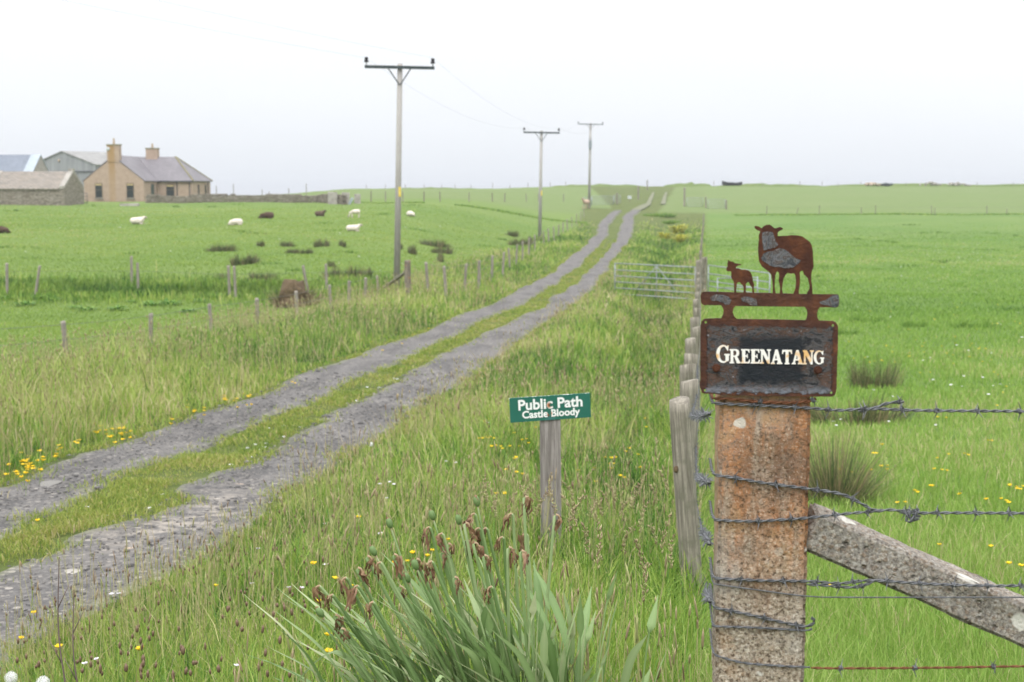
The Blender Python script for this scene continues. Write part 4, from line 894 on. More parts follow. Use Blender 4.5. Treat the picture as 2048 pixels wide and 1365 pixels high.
# fence across the far pasture
FP = [(1531,405,1.1),(1590,412,.9),(1636,408,1.1),(1720,414,.9),(1748,412,1.1),(1860,412,1.1),(1866,419,.8),(1970,415,1.1),(2010,421,.7),(2085,418,1.1)]
fp = []
for i, (px, py, H_) in enumerate(FP):
    Yd = 174+ (px-1531)*.004; g = onground(px, Yd); z_ = g[2]; fp.append(g)
    put_post(g, f'{ORD[i]} small post of the far pasture fence, counted from the ditch', 'posts across the far pasture', i, .9, H_*1.05, (0, .3 if i == 1 else random.uniform(-.05, .05)))
wire('thin wire of the far pasture fence', [p_+np.array([0, -.05, .9]) for p_ in fp], r=.006, twist=0, sub=2, n=4, name='fence_wire')
# fence left of the track far off, at the foot of the pale field
for i, px in enumerate([742,771,806,848,880,938,985,1009,1053,1077,1127]):
    g = G(px, 404); b = np.array([g[0], g[1], gz(g[0], g[1])])
    put_post(b, f'{ORD[i]} tiny post from the farmyard wall along the foot of the pale field', 'posts at the foot of the pale field', i, 1.3, 1.15, (0, random.uniform(-.06, .06)))
# skyline posts
SKY = [(735,0),(772,0),(812,0),(850,0),(884,0),(911,0),(942,0),(985,0),(1020,0),(1056,0),(1100,0),(1131,0),(1425,1),(1482,1),(1522,1),(1596,1),(1640,1),(1672,1),(1718,1),(1808,1),(1846,1),(1948,1),(2020,1)]
for i, (px, sd) in enumerate(SKY):
    g = onground(px, 296 + 6*math.sin(i*2.1))
    put_post(g, f'{ORD[i]} tiny skyline post counted from the farmhouse end', 'fence posts on the skyline', i, 1.0, random.uniform(.8, 1.2), (0, random.uniform(-.1, .1)))
for i, px in enumerate([436,470,527,541,580,615]):
    g = onground(px, 152); H_ = (1.75, 1.9, 1.3, 1.1, 1.45, 1.95)[i]
    put_post(g, f'{ORD[i]} thin stake from the farmhouse, standing above the garden wall', 'stakes behind the garden wall', i, .8, H_)

# ------------------------------------------------------------------ public path sign
PY = 7.2
pb = P(1112, 1150, PY); ptop = P(1104, 800, PY); gb = gz(pb[0], pb[1])
ps = thing('path_sign', 'green public path sign on a grey sawn post in the grass', 'signpost', (float(ptop[0]), PY, gb))
ps.rotation_euler = (0, -.012, R(4))
Hs = ptop[2]-gb + .01
hw = 20*PY/F; b = MB().box((0, 0, Hs/2-.15), (2*hw, .075, Hs+.3)).bevel(.003); pst = b.build('post', m_board, ps)
tilt = R(2.1)
brd = MB(); W2, H2 = 164*PY/F/2, 50*PY/F/2; brd.box((0, 0, 0), (2*W2, .006, 2*H2)); bo = brd.bevel(.0012).build('sign_board', m_green, ps)
bc = P(1103.5, 816, PY-.045); bo.location = ((bc[0]-ptop[0]), -.0425, bc[2]-gb); bo.rotation_euler = (0, -tilt, R(3))
t1 = text_mesh('lettering', 'Public Path', .0735, .001, m_signw, bo, .0019, 1.05); t1.location = (0.001, -.0042, -.0015)
t2 = text_mesh('lettering', 'Castle Bloody', .0515, .001, m_signw, bo, .0015, 1.03); t2.location = (0.001, -.0042, -.0445)
sx = (2*W2*.80)/t1.dimensions.x if t1.dimensions.x > 0 else 1
bpy.context.view_layer.update()
t1.scale.x = (2*W2*.795)/max(t1.dimensions.x, .01); t2.scale.x = (2*W2*.715)/max(t2.dimensions.x, .01)
for x_, z_ in ((-.006, .016), (-.012, -.037)):
    s_ = MB().ball((0, 0, 0), (.011, .005, .011), 2).build('screw', m_rwire, bo, True); s_.location = (x_, -.0048, z_)

# ------------------------------------------------------------------ power poles and wires
def pole(label, base, topp, r0, r1, arm, ins, trans=False, rz=0.):
    b = np.array(base, float); Y = b[1]; t = P(topp[0], topp[1], Y); H_ = t[2]-b[2]; lean = t[0]-b[0]
    o = thing('power_pole', label, 'power pole', tuple(b))
    MB().bar((0, 0, -.5), (lean, 0, H_), r0, 16, r1).build('pole', m_pole, o, True)
    za = H_-.14; x0 = lean*.98
    ca = thing_part = MB().box((x0, -r1-.05, za), (arm, .09, .11), 0, 0, .02).build('crossarm', m_dark, o)
    for s in (-1, 1):
        MB().bar((x0+s*arm*.16, -r1-.06, za-.05), (x0+s*.02, -r1-.02, za-.62), .022, 6).build('arm_brace', m_dark, o)
        xi = x0+s*(arm/2-.06); zi = za - s*.02*arm/2
        i_ = MB().bar((xi, -r1-.05, zi), (xi, -r1-.05, zi+.22), .018, 6).build('insulator_pin', m_dark, o)
        q = MB(); q.bar((xi, -r1-.05, zi+.16), (xi, -r1-.05, zi+.24), .085, 12, .075); q.bar((xi, -r1-.05, zi+.24), (xi, -r1-.05, zi+.34), .06, 12, .055); q.bar((xi, -r1-.05, zi+.30), (xi, -r1-.05, zi+.345), .08, 12, .05); q.build('insulator', m_porc, o, True)
    if trans:
        zt = H_*.75; MB().box((lean*.75, -r0-.16, zt), (.42, .34, 1.1)).bevel(.04).build('transformer', m_trans, o)
        q = MB()
        for s in (-1, 1): q.bar((lean*.75+s*.12, -r0-.16, zt+.55), (lean*.75+s*.12, -r0-.16, zt+.9), .04, 8, .025)
        q.build('bushing', m_porc, o)
    else:
        MB().box((lean*.4+r0*.6, -r0*.75, H_*.435), (.09, .03, .36), .5).build('warning_plate', m_yel, o)
    return [np.array([b[0]+x0+s*(arm/2-.06), Y-r1-.05, b[2]+za+.34]) for s in (-1, 1)]
i1 = pole('tall bleached wooden power pole standing nearest, by the fence corner', G(793, 578), (800, 128), .125, .095, 137*G(793, 578)[1]/F, 0)
i2 = pole('slim power pole on the verge halfway up the track', G(1079, 482), (1083, 262), .14, .1, 72*G(1079, 482)[1]/F, 0)
i3 = pole('distant power pole with a grey transformer box near the hilltop', G(1178, 417), (1181, 247), .19, .15, 50*G(1178, 417)[1]/F, 0, True)
def sag(a, b, s, n=24):
    t = np.linspace(0, 1, n)[:, None]; p = a*(1-t)+b*t; p[:, 2] -= (s*4*t*(1-t))[:, 0]; return p
for k, nm_ in ((0, 'farm side'), (1, 'track side')):
    wire(f'{nm_} overhead wire between the near pole and the slim pole', sag(i1[k], i2[k], .75), r=.0035, twist=0, sub=1, n=4, name='overhead_wire', mat=m_galv)
    wire(f'{nm_} overhead wire between the slim pole and the transformer pole', sag(i2[k], i3[k], .9), r=.005, twist=0, sub=1, n=4, name='overhead_wire', mat=m_galv)
    wire(f'{nm_} overhead wire coming over the meadow to the near pole', sag(np.array([-26.+k*2, -10, 7.5]), i1[k], .6), r=.0028, twist=0, sub=1, n=4, name='overhead_wire', mat=m_galv)

# ------------------------------------------------------------------ gates and hurdles
def gate(name, label, a, b, Ht, rails, mat, r=.018, braces=True, lean=0., cat='gate'):
    a = np.array(a); b = np.array(b); L_ = np.linalg.norm(b-a); d = (b-a)/L_
    o = thing(name, label, cat, tuple(a)); pt = lambda s, z_: tuple(d*s*L_ + np.array([0, lean*z_, z_]))
    for s in (0, 1): MB().bar(pt(s, 0.03), pt(s, Ht), r*1.15, 8).build('stile', mat, o, True)
    for z_ in rails: MB().bar(pt(0, z_*Ht), pt(1, z_*Ht), r, 8).build('rail', mat, o, True)
    if braces:
        MB().bar(pt(.53, .05), pt(.53, Ht), r*.8, 6).build('middle_bar', mat, o, True)
        MB().bar(pt(.53, Ht*.98), pt(.28, Ht*.25), r*.8, 6).build('diagonal_brace', mat, o, True)
        MB().bar(pt(.53, Ht*.98), pt(.78, Ht*.25), r*.8, 6).build('diagonal_brace', mat, o, True)
    return o
gd = G(1398, 524, 1.25)[1]
a = P(1230, 527, gd*1.05); b = P(1391, 535, gd*1.0); a[2] -= 1.12; b[2] -= 1.12
gate('metal_gate', 'galvanised field gate with a triangular brace, half sunk in verge grass', a, b, 1.12, (.08, .26, .44, .62, .80, 1.), m_galv)
a = P(1417, 531, gd*.99); b = P(1540, 547, gd*.91); a[2] -= 1.1; b[2] -= 1.1
gate('metal_gate', 'second galvanised gate, seen behind the lamb of the sign', a, b, 1.1, (.06, .22, .40, .55, .76, 1.), m_galv, braces=False)
a = P(1436, 558, gd*.93); b = P(1516, 556, gd*.90); a[2] -= .75; b[2] -= .75
gate('feed_hurdle', 'low metal hurdle leaning on the second gate in the pasture', a, b, .78, (.1, .35, .6, .97), m_galv, .016, False, .12, 'hurdle')
for px, py, hw_, H_, lab in ((1396.5, 521, 6.2, 1.28, 'square-cut hanging post at the hinge of the braced gate'), (1408, 515, 5.8, 1.42, 'pale thick gatepost between the two galvanised gates')):
    g = P(px, py, gd*(1. if px < 1400 else 1.02)); b = np.array([g[0], g[1], gz(g[0], g[1])])
    put_post(b, lab, None, 2, hw_*g[1]/F/.05, g[2]-b[2], (0, .01), name='gate_post')
def far_hurdle(px0, px1, pyb, Y, lab, n=6, H_=1.25):
    a = onground(px0, Y); b = onground(px1, Y+1.5)
    gate('pen_hurdle', lab, a, b, H_, tuple(np.linspace(.1, 1, n)), m_galv, .03, False, 0, 'hurdle')
Yh = G(1200, 411)[1]
far_hurdle(1183, 1226, 0, Yh, 'grey tubular sheep hurdle beside the transformer pole'); far_hurdle(1166, 1182, 0, Yh-3, 'short grey hurdle at the foot of the transformer pole')
far_hurdle(1227, 1240, 0, Yh+5, 'small end hurdle of the sheep pen by the track bend'); far_hurdle(1372, 1404, 0, 196, 'tubular gate where the ditch fence meets the far pasture', 5)
far_hurdle(1414, 1448, 0, 192, 'tubular gate at the corner of the far pasture', 5)
for i, (px, Y, H_, lab) in enumerate([(1367, 198, 2.6, 'tall strainer post beside the track just below the hilltop'), (1275, 225, 2.2, 'stout strainer post on the bend of the track'), (1293, 268, 1.9, 'small strainer post by the hilltop gap'), (1410, 194, 1.5, 'low thick post at the far corner of the ditch fence'), (1451, 190, 1.3, 'short broad post closing the far pasture corner'), (1233, Yh+2, 1.7, 'dark upright post at the end of the sheep pen')]):
    put_post(onground(px, Y), lab, None, i, 2.6 if i < 2 else 2.2, H_)
g = onground(1258, 212); ns = thing('notice', 'small white notice on the roadside fence below the hilltop', 'notice', tuple(g))
MB().box((0, 0, .75), (.6, .03, .45)).bevel(.008).build('notice_board', m_wht, ns); MB().bar((0, .06, -.2), (0, .06, .8), .05, 8).build('stake', m_wood, ns)

# ------------------------------------------------------------------ farm
def gable_roof(mb, x0, x1, y0, y1, ze, zr, th=.12, ov=.12):       # ridge along X
    ym = (y0+y1)/2
    for sgn, ye in ((-1, y0), (1, y1)):
        e_ = ye+sgn*ov; ze2 = ze - ov*(zr-ze)/abs(ym-ye)
        mb.prism([(x0, e_, ze2), (x1, e_, ze2), (x1, ym, zr), (x0, ym, zr)], (0, 0, th))
HY = G(240, 404)[1]
ho = onground(173, HY); s = HY/F
house = thing('farmhouse', 'low tan roughcast farmhouse with slate roof and two chimneys', 'house', (ho[0], HY, gz(ho[0]+5, HY)-.05), R(-6))
Wg = 123*s; Ze = 43*s; Zr = 91*s; D1 = 4.2; D2 = D1+6.5; XE = 10.9
b = MB(); b.prism([(0, 0, -.6), (Wg, 0, -.6), (Wg, 0, Ze), (Wg/2, 0, Zr-.1), (0, 0, Ze)], (0, D2, 0)); b.build('wing_wall', m_harl, house)
b = MB(); b.prism([(Wg+.003, D1, -.6), (XE, D1, -.6), (XE, D1, Ze), (Wg+.003, D1, Ze)], (0, D2-D1, 0)); b.build('main_wall', m_harl, house)
b = MB()
for sg, xe in ((-1, 0), (1, Wg)):
    b.prism([(xe+sg*.15, -.05, Ze-.12), (Wg/2, -.05, Zr), (Wg/2, D2, Zr), (xe+sg*.15, D2, Ze-.12)], (0, 0, .1))
b.build('wing_roof', m_slate, house)
ym = (D1+D2)/2; hipx = XE-3.0; b = MB(); ov = .2
b.prism([(Wg/2, D1-ov, Ze-.1), (XE+ov, D1-ov, Ze-.1), (hipx, ym, Zr-.02), (Wg/2, ym, Zr-.02)], (0, 0, .09))
b.prism([(XE+ov, D1-ov, Ze-.1), (XE+ov, D2+ov, Ze-.1), (hipx, ym, Zr-.02)], (0, 0, .09))
b.prism([(XE+ov, D2+ov, Ze-.1), (Wg/2, D2+ov, Ze-.1), (Wg/2, ym, Zr-.02), (hipx, ym, Zr-.02)], (0, 0, .09))
b.build('main_roof', m_slate, house)
b = MB()
for yy in (D1-ov, D2+ov): b.bar((hipx, ym, Zr+.08), (XE+ov, yy, Ze+.0), .09, 8)
b.build('hip_tile', m_cap, house)
ch = MB().box((Wg/2+.02, .32, Zr+.28), (1.38, .75, 1.9)).build('chimney', m_harl, house)
MB().box((Wg/2+.02, .32, Zr+1.23), (1.5, .86, .12)).build('coping', m_cap, ch); MB().bar((Wg/2+.02, .32, Zr+1.28), (Wg/2+.02, .32, Zr+1.95), .13, 10, .10).build('chimney_pot', m_pot, ch)
ch = MB().box((5.2, ym, Zr+.35), (1.35, .75, 1.3)).build('chimney', m_harl, house)
MB().box((5.2, ym, Zr+1.02), (1.46, .86, .12)).build('coping', m_cap, ch); MB().bar((5.2, ym, Zr+1.07), (5.2, ym, Zr+1.6), .13, 10, .10).build('chimney_pot', m_pot, ch)
MB().ball((Wg/2-.5, -.1, Zr+.78), (.42, .12, .42), 2).build('satellite_dish', m_wht, house, True)
def window(x, y, z, wd, hh, par, blind=True, side=False):
    w_ = MB(); t = .06
    dims = lambda a, c: ((c, a) if side else (a, c))
    def bx(mb, cx, cz, sx_, sz, dep, out): mb.box((x+(out if side else cx), y+(cx if side else -out), z+cz), (dep if side else sx_, sx_ if side else dep, sz))
    f_ = MB()
    for cx, cz, sx_, sz in ((-wd/2+t/2, 0, t, hh), (wd/2-t/2, 0, t, hh), (0, hh/2-t/2, wd-2*t, t), (0, -hh/2+t/2, wd-2*t, t), (0, .05, wd-2*t, t*.7)): bx(f_, cx, cz, sx_, sz, .08, .03)
    o = f_.build('window', m_frame, par)
    g_ = MB(); bx(g_, 0, -.06 if blind else 0, wd-2*t, hh-2*t-(.12 if blind else 0), .02, .02); g_.build('pane', m_glass, o)
    if blind:
        g_ = MB(); bx(g_, 0, hh/2-t-.1, wd-2*t, .2, .03, .025); g_.build('blind', m_blind, o)
    g_ = MB(); bx(g_, 0, -hh/2-.06, wd+.2, .1, .14, .07); g_.build('sill', m_slabs, o)
for xx in ((203.5-173)*s, (268-173)*s): window(xx, 0, 1.28, .82, 1.62, house)
window(8.35, D1, 1.3, .95, 1.35, house, True); window(XE, D1+2.1, 1.35, .5, 1.2, house, False, True); window(XE, D1+4.6, 1.35, .5, 1.2, house, False, True)
dr = MB().box((Wg+.02, D1-1.6, 1.0), (.08, .85, 2.0)).build('door', m_dkgrn, house)
b = MB(); b.box(((Wg+XE)/2+.1, D1-ov-.05, Ze-.1), (XE-Wg+.3, .1, .1)); b.bar((8.95+.2, D1-.08, Ze-.15), (8.95+.2, D1-.08, 0), .05, 6); b.build('gutter', m_gutter, house)
b = MB(); b.bar((XE+.08, D1+5.4, Ze), (XE+.08, D1+5.4, 0), .05, 6); b.bar((XE-.3, D1-.07, Ze), (XE-.3, D1-.07, 0), .05, 6); b.build('downpipe', m_gutter, house)
# stone byre
by = onground(-160, 140); sb = 140/F; bx1 = (139-CX)/F*140; zb = CAMZ-(408.5-HOR)*sb
byre = thing('stone_byre', 'long low rubble stone byre with a flagstone roof beside the farmhouse', 'byre', (bx1-15, 140, zb), R(-3))
Wb = 15; eb = 31*sb; rb = 63*sb; db = 5.4
MB().prism([(Wb, 0, -.8), (Wb, db, -.8), (Wb, db, eb), (Wb, db/2, rb), (Wb, 0, eb)], (-Wb, 0, 0)).build('wall', m_stone, byre)
b = MB(); gable_roof(b, 0, Wb-.55, 0, db, eb, rb+.02, .1, .15); b.build('roof', m_flag, byre)
b = MB(); gable_roof(b, Wb-.5, Wb+.02, 0, db, eb, rb+.02, .26, .05); b.box((Wb-.22, db/2, rb+.25), (.5, .5, .3)); b.build('skew', m_slabs, byre)
b = MB(); gable_roof(b, Wb-8.0, Wb-7.2, 0, db, eb, rb+.04, .16, .12); b.build('roof_seam', m_slabs, byre)
MB().box((Wb-6.0, 1.1, eb+.52), (.4, .05, .35), 0, R(40)).build('skylight', m_pale, byre)
# slate roofed outbuilding
so_ = 166/F; ox = (92-CX)/F*166; zo = CAMZ-1.3
ob_ = thing('slate_outbuilding', 'blue slate roofed outbuilding rising behind the stone byre', 'outbuilding', (ox-16, 163, zo), R(-4))
Zr2 = 5.15; Ze2 = 2.7; d2 = 6.
MB().prism([(16, 0, -.6), (16, d2, -.6), (16, d2, Ze2), (16, d2/2, Zr2), (16, 0, Ze2)], (-16, 0, 0)).build('wall', m_slabs, ob_)
b = MB(); gable_roof(b, 0, 14.9, 0, d2, Ze2, Zr2+.02, .1, .15); b.build('roof', m_blue, ob_)
b = MB(); gable_roof(b, 14.9, 16.05, 0, d2, Ze2, Zr2+.02, .13, .15); b.build('roof_edging', m_pale, ob_)
# big barn
barn = thing('cattle_barn', 'large grey clad barn with a shallow gable behind the farmhouse', 'barn', ((132-CX)/F*188, 188, CAMZ-1.35), R(-32))
Wn = 12.4; en, rn, ln = 4.5, 6.25, 9
MB().prism([(-Wn/2, 0, 3.7), (Wn/2, 0, 3.7), (Wn/2, 0, en), (0, 0, rn), (-Wn/2, 0, en)], (0, ln, 0)).build('upper_cladding', m_corr, barn)
MB().prism([(-Wn/2+.03, .06, -.6), (Wn/2-.03, .06, -.6), (Wn/2-.03, .06, 3.55), (-Wn/2+.03, .06, 3.55)], (0, ln-.1, 0)).build('lower_wall', m_corr, barn)
MB().box((0, ln/2-.02, 3.625), (Wn+.06, ln+.06, .15)).build('sheeting_rail', m_gutter, barn)
b = MB()
for sg in (-1, 1): b.prism([(sg*(Wn/2+.25), -.15, en-.07), (0, -.15, rn+.01), (0, ln+.1, rn+.01), (sg*(Wn/2+.25), ln+.1, en-.07)], (0, 0, .1))
b.build('roof', m_fibre, barn)
b = MB()
for xx in (-2.6, 0, 2.6): b.box((xx, .03, 1.6), (.12, .1, 3.6))
b.build('door_post', m_gutter, barn)
MB().ball((-.6, -.1, 5.1), (.42, .2, .42), 1).build('barn_lamp', m_pot, barn)
# dry stone walls
def drywall(label, p0, p1, H_, seed, th=.5):
    rs = random.Random(seed); p0 = np.array(p0); p1 = np.array(p1); L_ = np.linalg.norm((p1-p0)[:2]); d = (p1-p0)/L_; rz = math.atan2(d[1], d[0]); b = MB(); z_ = -.15; c = 0
    while z_ < H_:
        ch_ = rs.uniform(.10, .2); x_ = -rs.uniform(0, .3)
        while x_ < L_:
            wl = rs.uniform(.22, .75); top_ = H_*(1+.12*math.sin(x_*.9+seed)+.05*math.sin(x_*3))
            if z_+ch_*.5 < top_:
                q = p0 + d*(x_+wl/2); b.box((q[0]-p0[0]+rs.uniform(-.03, .03), q[1]-p0[1]+rs.uniform(-.04, .04), gz(q[0], q[1])-p0[2]+z_+ch_/2), (wl*.97, th*rs.uniform(.85, 1.05), ch_*.93), rz+rs.uniform(-.05, .05), rs.uniform(-.05, .05), rs.uniform(-.05, .05))
            x_ += wl
        z_ += ch_
    o = b.build('stone_wall', m_stone, None, False, tuple(p0)); return tag(o, label, 'stone wall')
wa = onground(299, 148); wb_ = onground(640, 150); wc = onground(690, 140)
drywall('long dry stone garden wall running out from the farmhouse', wa, wb_, .82, 2); drywall('short end of the garden wall bending towards the sheep', wb_, wc, .88, 5)
for i, (px, wpx, hpx, lab) in enumerate([(667, 19, 24, 'broad upright stone slab ending the garden wall'), (693, 16, 22, 'narrow upright stone slab beside the wall end'), (716, 13, 19, 'pale squarish slab standing last after the garden wall')]):
    g = onground(px, 141+i*2.); sc_ = g[1]/F; b = MB().box((0, 0, hpx*sc_/2-.1), (wpx*sc_, .18, hpx*sc_+.2), random.uniform(-.3, .3)).bevel(.04).jitter(.03, i)
    tag(b.build('standing_slab', m_slabs, None, False, tuple(g)), lab, 'stone slab')
g = onground(703, 140); tag(MB().box((0, 0, .3), (.25, .12, .8), 0, 0, .5).bevel(.03).build('leaning_slab', m_pale, None, False, tuple(g)), 'small white slab leaning against the standing stones', 'stone slab')
g = G(364, 403); tag(MB().ball((0, 0, .15), (.6, .4, .4), 2).jitter(.04, 2).build('pale_boulder', m_wht, None, True, tuple(g)), 'small whitish boulder under the garden wall', 'boulder')
g = G(259, 412.5); b = MB().box((0, 0, .08), (1.7, .8, .3)).bevel(.06, 2).jitter(.03, 4); tag(b.build('stone_slab', m_slabs, None, False, tuple(g)), 'flat grey slab lying on the grass before the farmhouse gable', 'stone slab')
g = onground(170, 146); gate('yard_gate', 'narrow dark gate between byre and farmhouse', g-np.array([.35, 0, 0]), g+np.array([.45, 0, 0]), 1.1, (.1, .4, .7, 1.), m_gutter, .03, False)

# ------------------------------------------------------------------ sheep
def meta(name, els, res=.05):
    mb = bpy.data.metaballs.new('m_'+name); mb.resolution = res; mb.render_resolution = res; mb.threshold = .35
    for (x_, y_, z_), (a, b, c_) in els:
        e_ = mb.elements.new(type='ELLIPSOID'); e_.co = (x_, y_, z_); e_.radius = 1.; e_.size_x, e_.size_y, e_.size_z = a*1.25, b*1.25, c_*1.25; e_.stiffness = 2
    o = bpy.data.objects.new('m_'+name, mb); C.objects.link(o); me = eval_mesh(o, name); bpy.data.metaballs.remove(mb); me.materials.clear()
    co = np.empty(len(me.vertices)*3, np.float32); me.vertices.foreach_get('co', co); co = co.reshape(-1, 3)
    co += (vnoise(co[:, 0]*14+co[:, 2]*9, co[:, 1]*14+co[:, 2]*11, 3)-.5)[:, None]*.03*np.sign(co-co.mean(0)); me.vertices.foreach_set('co', co.ravel())
    me.polygons.foreach_set('use_smooth', np.ones(len(me.polygons), bool)); me.update(); return me
lie = [((0, 0, .27), (.48, .27, .27)), ((-.2, 0, .29), (.3, .27, .27)), ((.3, 0, .26), (.27, .26, .26)), ((-.45, .02, .42), (.16, .12, .2)), ((-.62, .03, .50), (.15, .08, .09)), ((-.72, .03, .46), (.08, .06, .06)),
       ((-.52, .13, .55), (.04, .09, .03)), ((-.52, -.08, .55), (.04, .09, .03)), ((-.4, -.15, .06), (.22, .05, .05)), ((.25, -.25, .07), (.22, .06, .06)), ((-.4, .16, .06), (.2, .05, .05))]
curl = [((0, 0, .27), (.46, .28, .27)), ((.25, 0, .26), (.26, .26, .26)), ((-.38, 0, .25), (.2, .2, .18)), ((-.52, -.05, .14), (.14, .09, .09)), ((-.64, -.07, .1), (.07, .06, .06)), ((-.44, .1, .2), (.04, .09, .03)), ((.2, -.25, .07), (.22, .06, .06)), ((-.35, -.16, .06), (.2, .05, .05))]
legs = lambda xs: [((x_, y_, z_), (.05, .05, .14)) for x_ in xs for y_ in (-.12, .12) for z_ in (.10, .26)]
stand = [((0, 0, .58), (.46, .24, .24)), ((.25, 0, .58), (.24, .24, .25)), ((-.42, 0, .72), (.15, .11, .2)), ((-.6, 0, .84), (.16, .08, .09)), ((-.5, .12, .88), (.04, .09, .03)), ((-.5, -.12, .88), (.04, .09, .03))] + legs((-.3, .32))
graze = [((0, 0, .58), (.46, .24, .24)), ((.25, 0, .58), (.24, .24, .25)), ((-.45, 0, .46), (.18, .11, .16)), ((-.6, 0, .24), (.12, .08, .12)), ((-.68, 0, .12), (.08, .06, .08)), ((-.5, .12, .33), (.04, .08, .03)), ((-.5, -.12, .33), (.04, .08, .03))] + legs((-.3, .32))
SM = {'lie': meta('sheep', lie), 'curl': meta('sheep', curl), 'stand': meta('sheep', stand), 'graze': meta('sheep', graze)}
def sheep(px, py, pose, mat, rz, label, s=1.):
    g = G(px, py); o = link('sheep', SM[pose].copy(), mat, None, (g[0], g[1], gz(g[0], g[1])-.02)); o.rotation_euler = (0, 0, rz); o.scale = (s,)*3
    return tag(o, label, 'sheep', 'sheep in the field below the farm')
sheep(275, 449, 'lie', m_woolw, 2.9, 'white sheep lying in the field straight below the farmhouse', .95)
sheep(473, 451, 'curl', m_woolw, .5, 'white sheep curled up between the farmhouse and the brown sheep', .9)
sheep(535, 438, 'curl', m_woolb, .15, 'brown sheep lying flat left of the black-faced one', 1.)
sheep(640, 433, 'lie', m_woold, 2.6, 'dark black-faced sheep lying with its fawn back showing', .85)
sheep(711, 436, 'graze', m_woolw, -.15, 'cream sheep grazing near the standing slabs', .8)
sheep(706, 463, 'lie', m_woolw, 3.0, 'white sheep lying with its head raised, lowest on the slope', .8)
sheep(821, 433, 'curl', m_woolw, 2.2, 'white sheep resting just past the near power pole', .85)
sheep(3, 467, 'curl', m_woolb, 2.8, 'brown sheep resting at the farm end of the field, partly cut off', .9)
g = onground(1171, G(1178, 417)[1]-2.5); o = sheep(1171, 414, 'stand', m_woolp, 1.0, 'pinkish shorn sheep standing beside the transformer pole', 1.6); o.location = g

# ------------------------------------------------------------------ rushes, docks, hay, clumps
def tuft(name, n, wr, hr, mat, bw=.012, lean=.5, seg=3, tb=(0, .8), seed=1, multi=0):
    r_ = np.random.default_rng(seed); a = r_.uniform(0, 6.28, n); rr = wr*np.sqrt(r_.uniform(0, 1, n)); x_ = rr*np.cos(a); y_ = rr*np.sin(a)*.7
    hm_ = np.ones(n)
    if multi:
        cc = r_.integers(0, multi, n); cx = np.linspace(-.75, .75, multi)*wr + r_.normal(0, .08, multi)*wr; cyy = r_.uniform(-.5, .5, multi)*wr; ch = r_.uniform(.45, 1.1, multi)
        x_ = cx[cc]+r_.normal(0, .17, n)*wr; y_ = cyy[cc]+r_.normal(0, .15, n)*wr; rr = np.minimum(wr, np.abs(x_-cx[cc])*2.2); hm_ = ch[cc]
    H_ = hr*r_.uniform(.4, 1.1, n)*(1-.45*(rr/wr)**2)*hm_; V = []; s_ = np.stack([np.cos(a+1.57), np.sin(a+1.57)*.7, np.zeros(n)], 1); ra = r_.uniform(0, 6.28, n)
    s_ = np.stack([np.cos(ra), np.sin(ra), np.zeros(n)], 1); ld = np.stack([x_, y_, np.zeros(n)], 1)/wr*lean*hr + np.stack([r_.normal(0, .08, n), r_.normal(0, .08, n), np.zeros(n)], 1)*hr
    base = np.stack([x_, y_, np.full(n, -.03)], 1)
    for k in range(seg):
        t = k/seg; c_ = base+ld*t**1.6; c_[:, 2] += (H_+.03)*t; V += [c_-s_*bw/2*(1-.5*t), c_+s_*bw/2*(1-.5*t)]
    tp_ = base+ld; tp_[:, 2] += H_+.03; V.append(tp_); m = 2*seg+1; V = np.stack(V, 1).reshape(-1, 3); o = (np.arange(n)*m)[:, None]
    q = np.concatenate([o+np.array([[2*k, 2*k+1, 2*k+3, 2*k+2]]) for k in range(seg-1)]); tr = o+np.array([[2*seg-2, 2*seg-1, 2*seg]])
    me = arr_mesh(name, V, [q, tr], {'tint': (np.repeat(r_.uniform(tb[0], tb[1], n), m), 'FLOAT')}); me.materials.append(mat); return me
RU = [tuft('rush_clump', 520, .5, .5, m_rush, .02, .3, 2, (0, .85), s, 6) for s in (1, 2, 3)]
RUn = [tuft('rush_clump', 900, .22, .55, m_rush, .0042, .6, 3, (.0, 1.), s) for s in (4, 5)]
RUf = [tuft('rush_clump', 800, .5, .5, m_rush, .008, .35, 3, (0, .9), s, 6) for s in (7, 8, 9)]; RUp = [tuft('rush_clump', 420, .5, .5, m_verge, .008, .35, 2, (0, .45), s, 6) for s in (10, 11)]
WHERE = ['in the sheep field', 'in the pasture behind the gatepost']
rl = [(443,503,40,10),(489,529,60,16),(523,493,28,8),(575,494,22,8),(644,494,30,12),(683,493,30,9),(585,507,22,6),(613,508,22,7),(827,508,45,14),(868,494,48,11),(885,508,34,12),(878,523,42,14),(522,567,62,18),(695,560,70,22),(742,558,26,18),(663,535,18,9),(446,563,26,12),(800,499,20,7),(1025,473,28,9),(1043,492,36,12),(1062,483,20,8)]
rlab = ['dark rush clump lowest before the first white sheep','wide rush clump beside the overgrown fence posts','small rush clump under the brown sheep','thin broken rush clump in the middle of the sheep field','upright rush clump below the cream sheep','flat rush clump beside the upright one','tiny rush clump in the mown middle of the sheep field','tiny rush clump, second of two in the middle','dense rush clump right beside the near power pole','broad rush clump farthest beyond the near pole','rush clump between two others beyond the near pole','low rush clump nearest the roadside wire beyond the pole','long grey rush bed behind the overgrown fence','brownish long rush bed left of the near power pole','short brown rush clump touching the near power pole','tall thin rush clump behind the fence stake','faint rush clump behind the twin stakes','small rush clump hidden behind the near pole','small rush clump below the slim pole','dark rush clump at the foot of the slim pole','rush clump by the wire under the slim pole']
for i, ((px, py, w_, h_), lab) in enumerate(zip(rl, rlab)):
    g = G(px, py, 0, 52); s_ = g[1]/F; o = link('rush_clump', RU[i % 3], None, None, (g[0], g[1], gz(g[0], g[1]))); o.scale = (w_*s_*1.3, w_*s_*.6, h_*s_*2.4+.2); o.rotation_euler = (0, 0, i); tag(o, lab, 'rush clump', 'rush clumps in the sheep field')
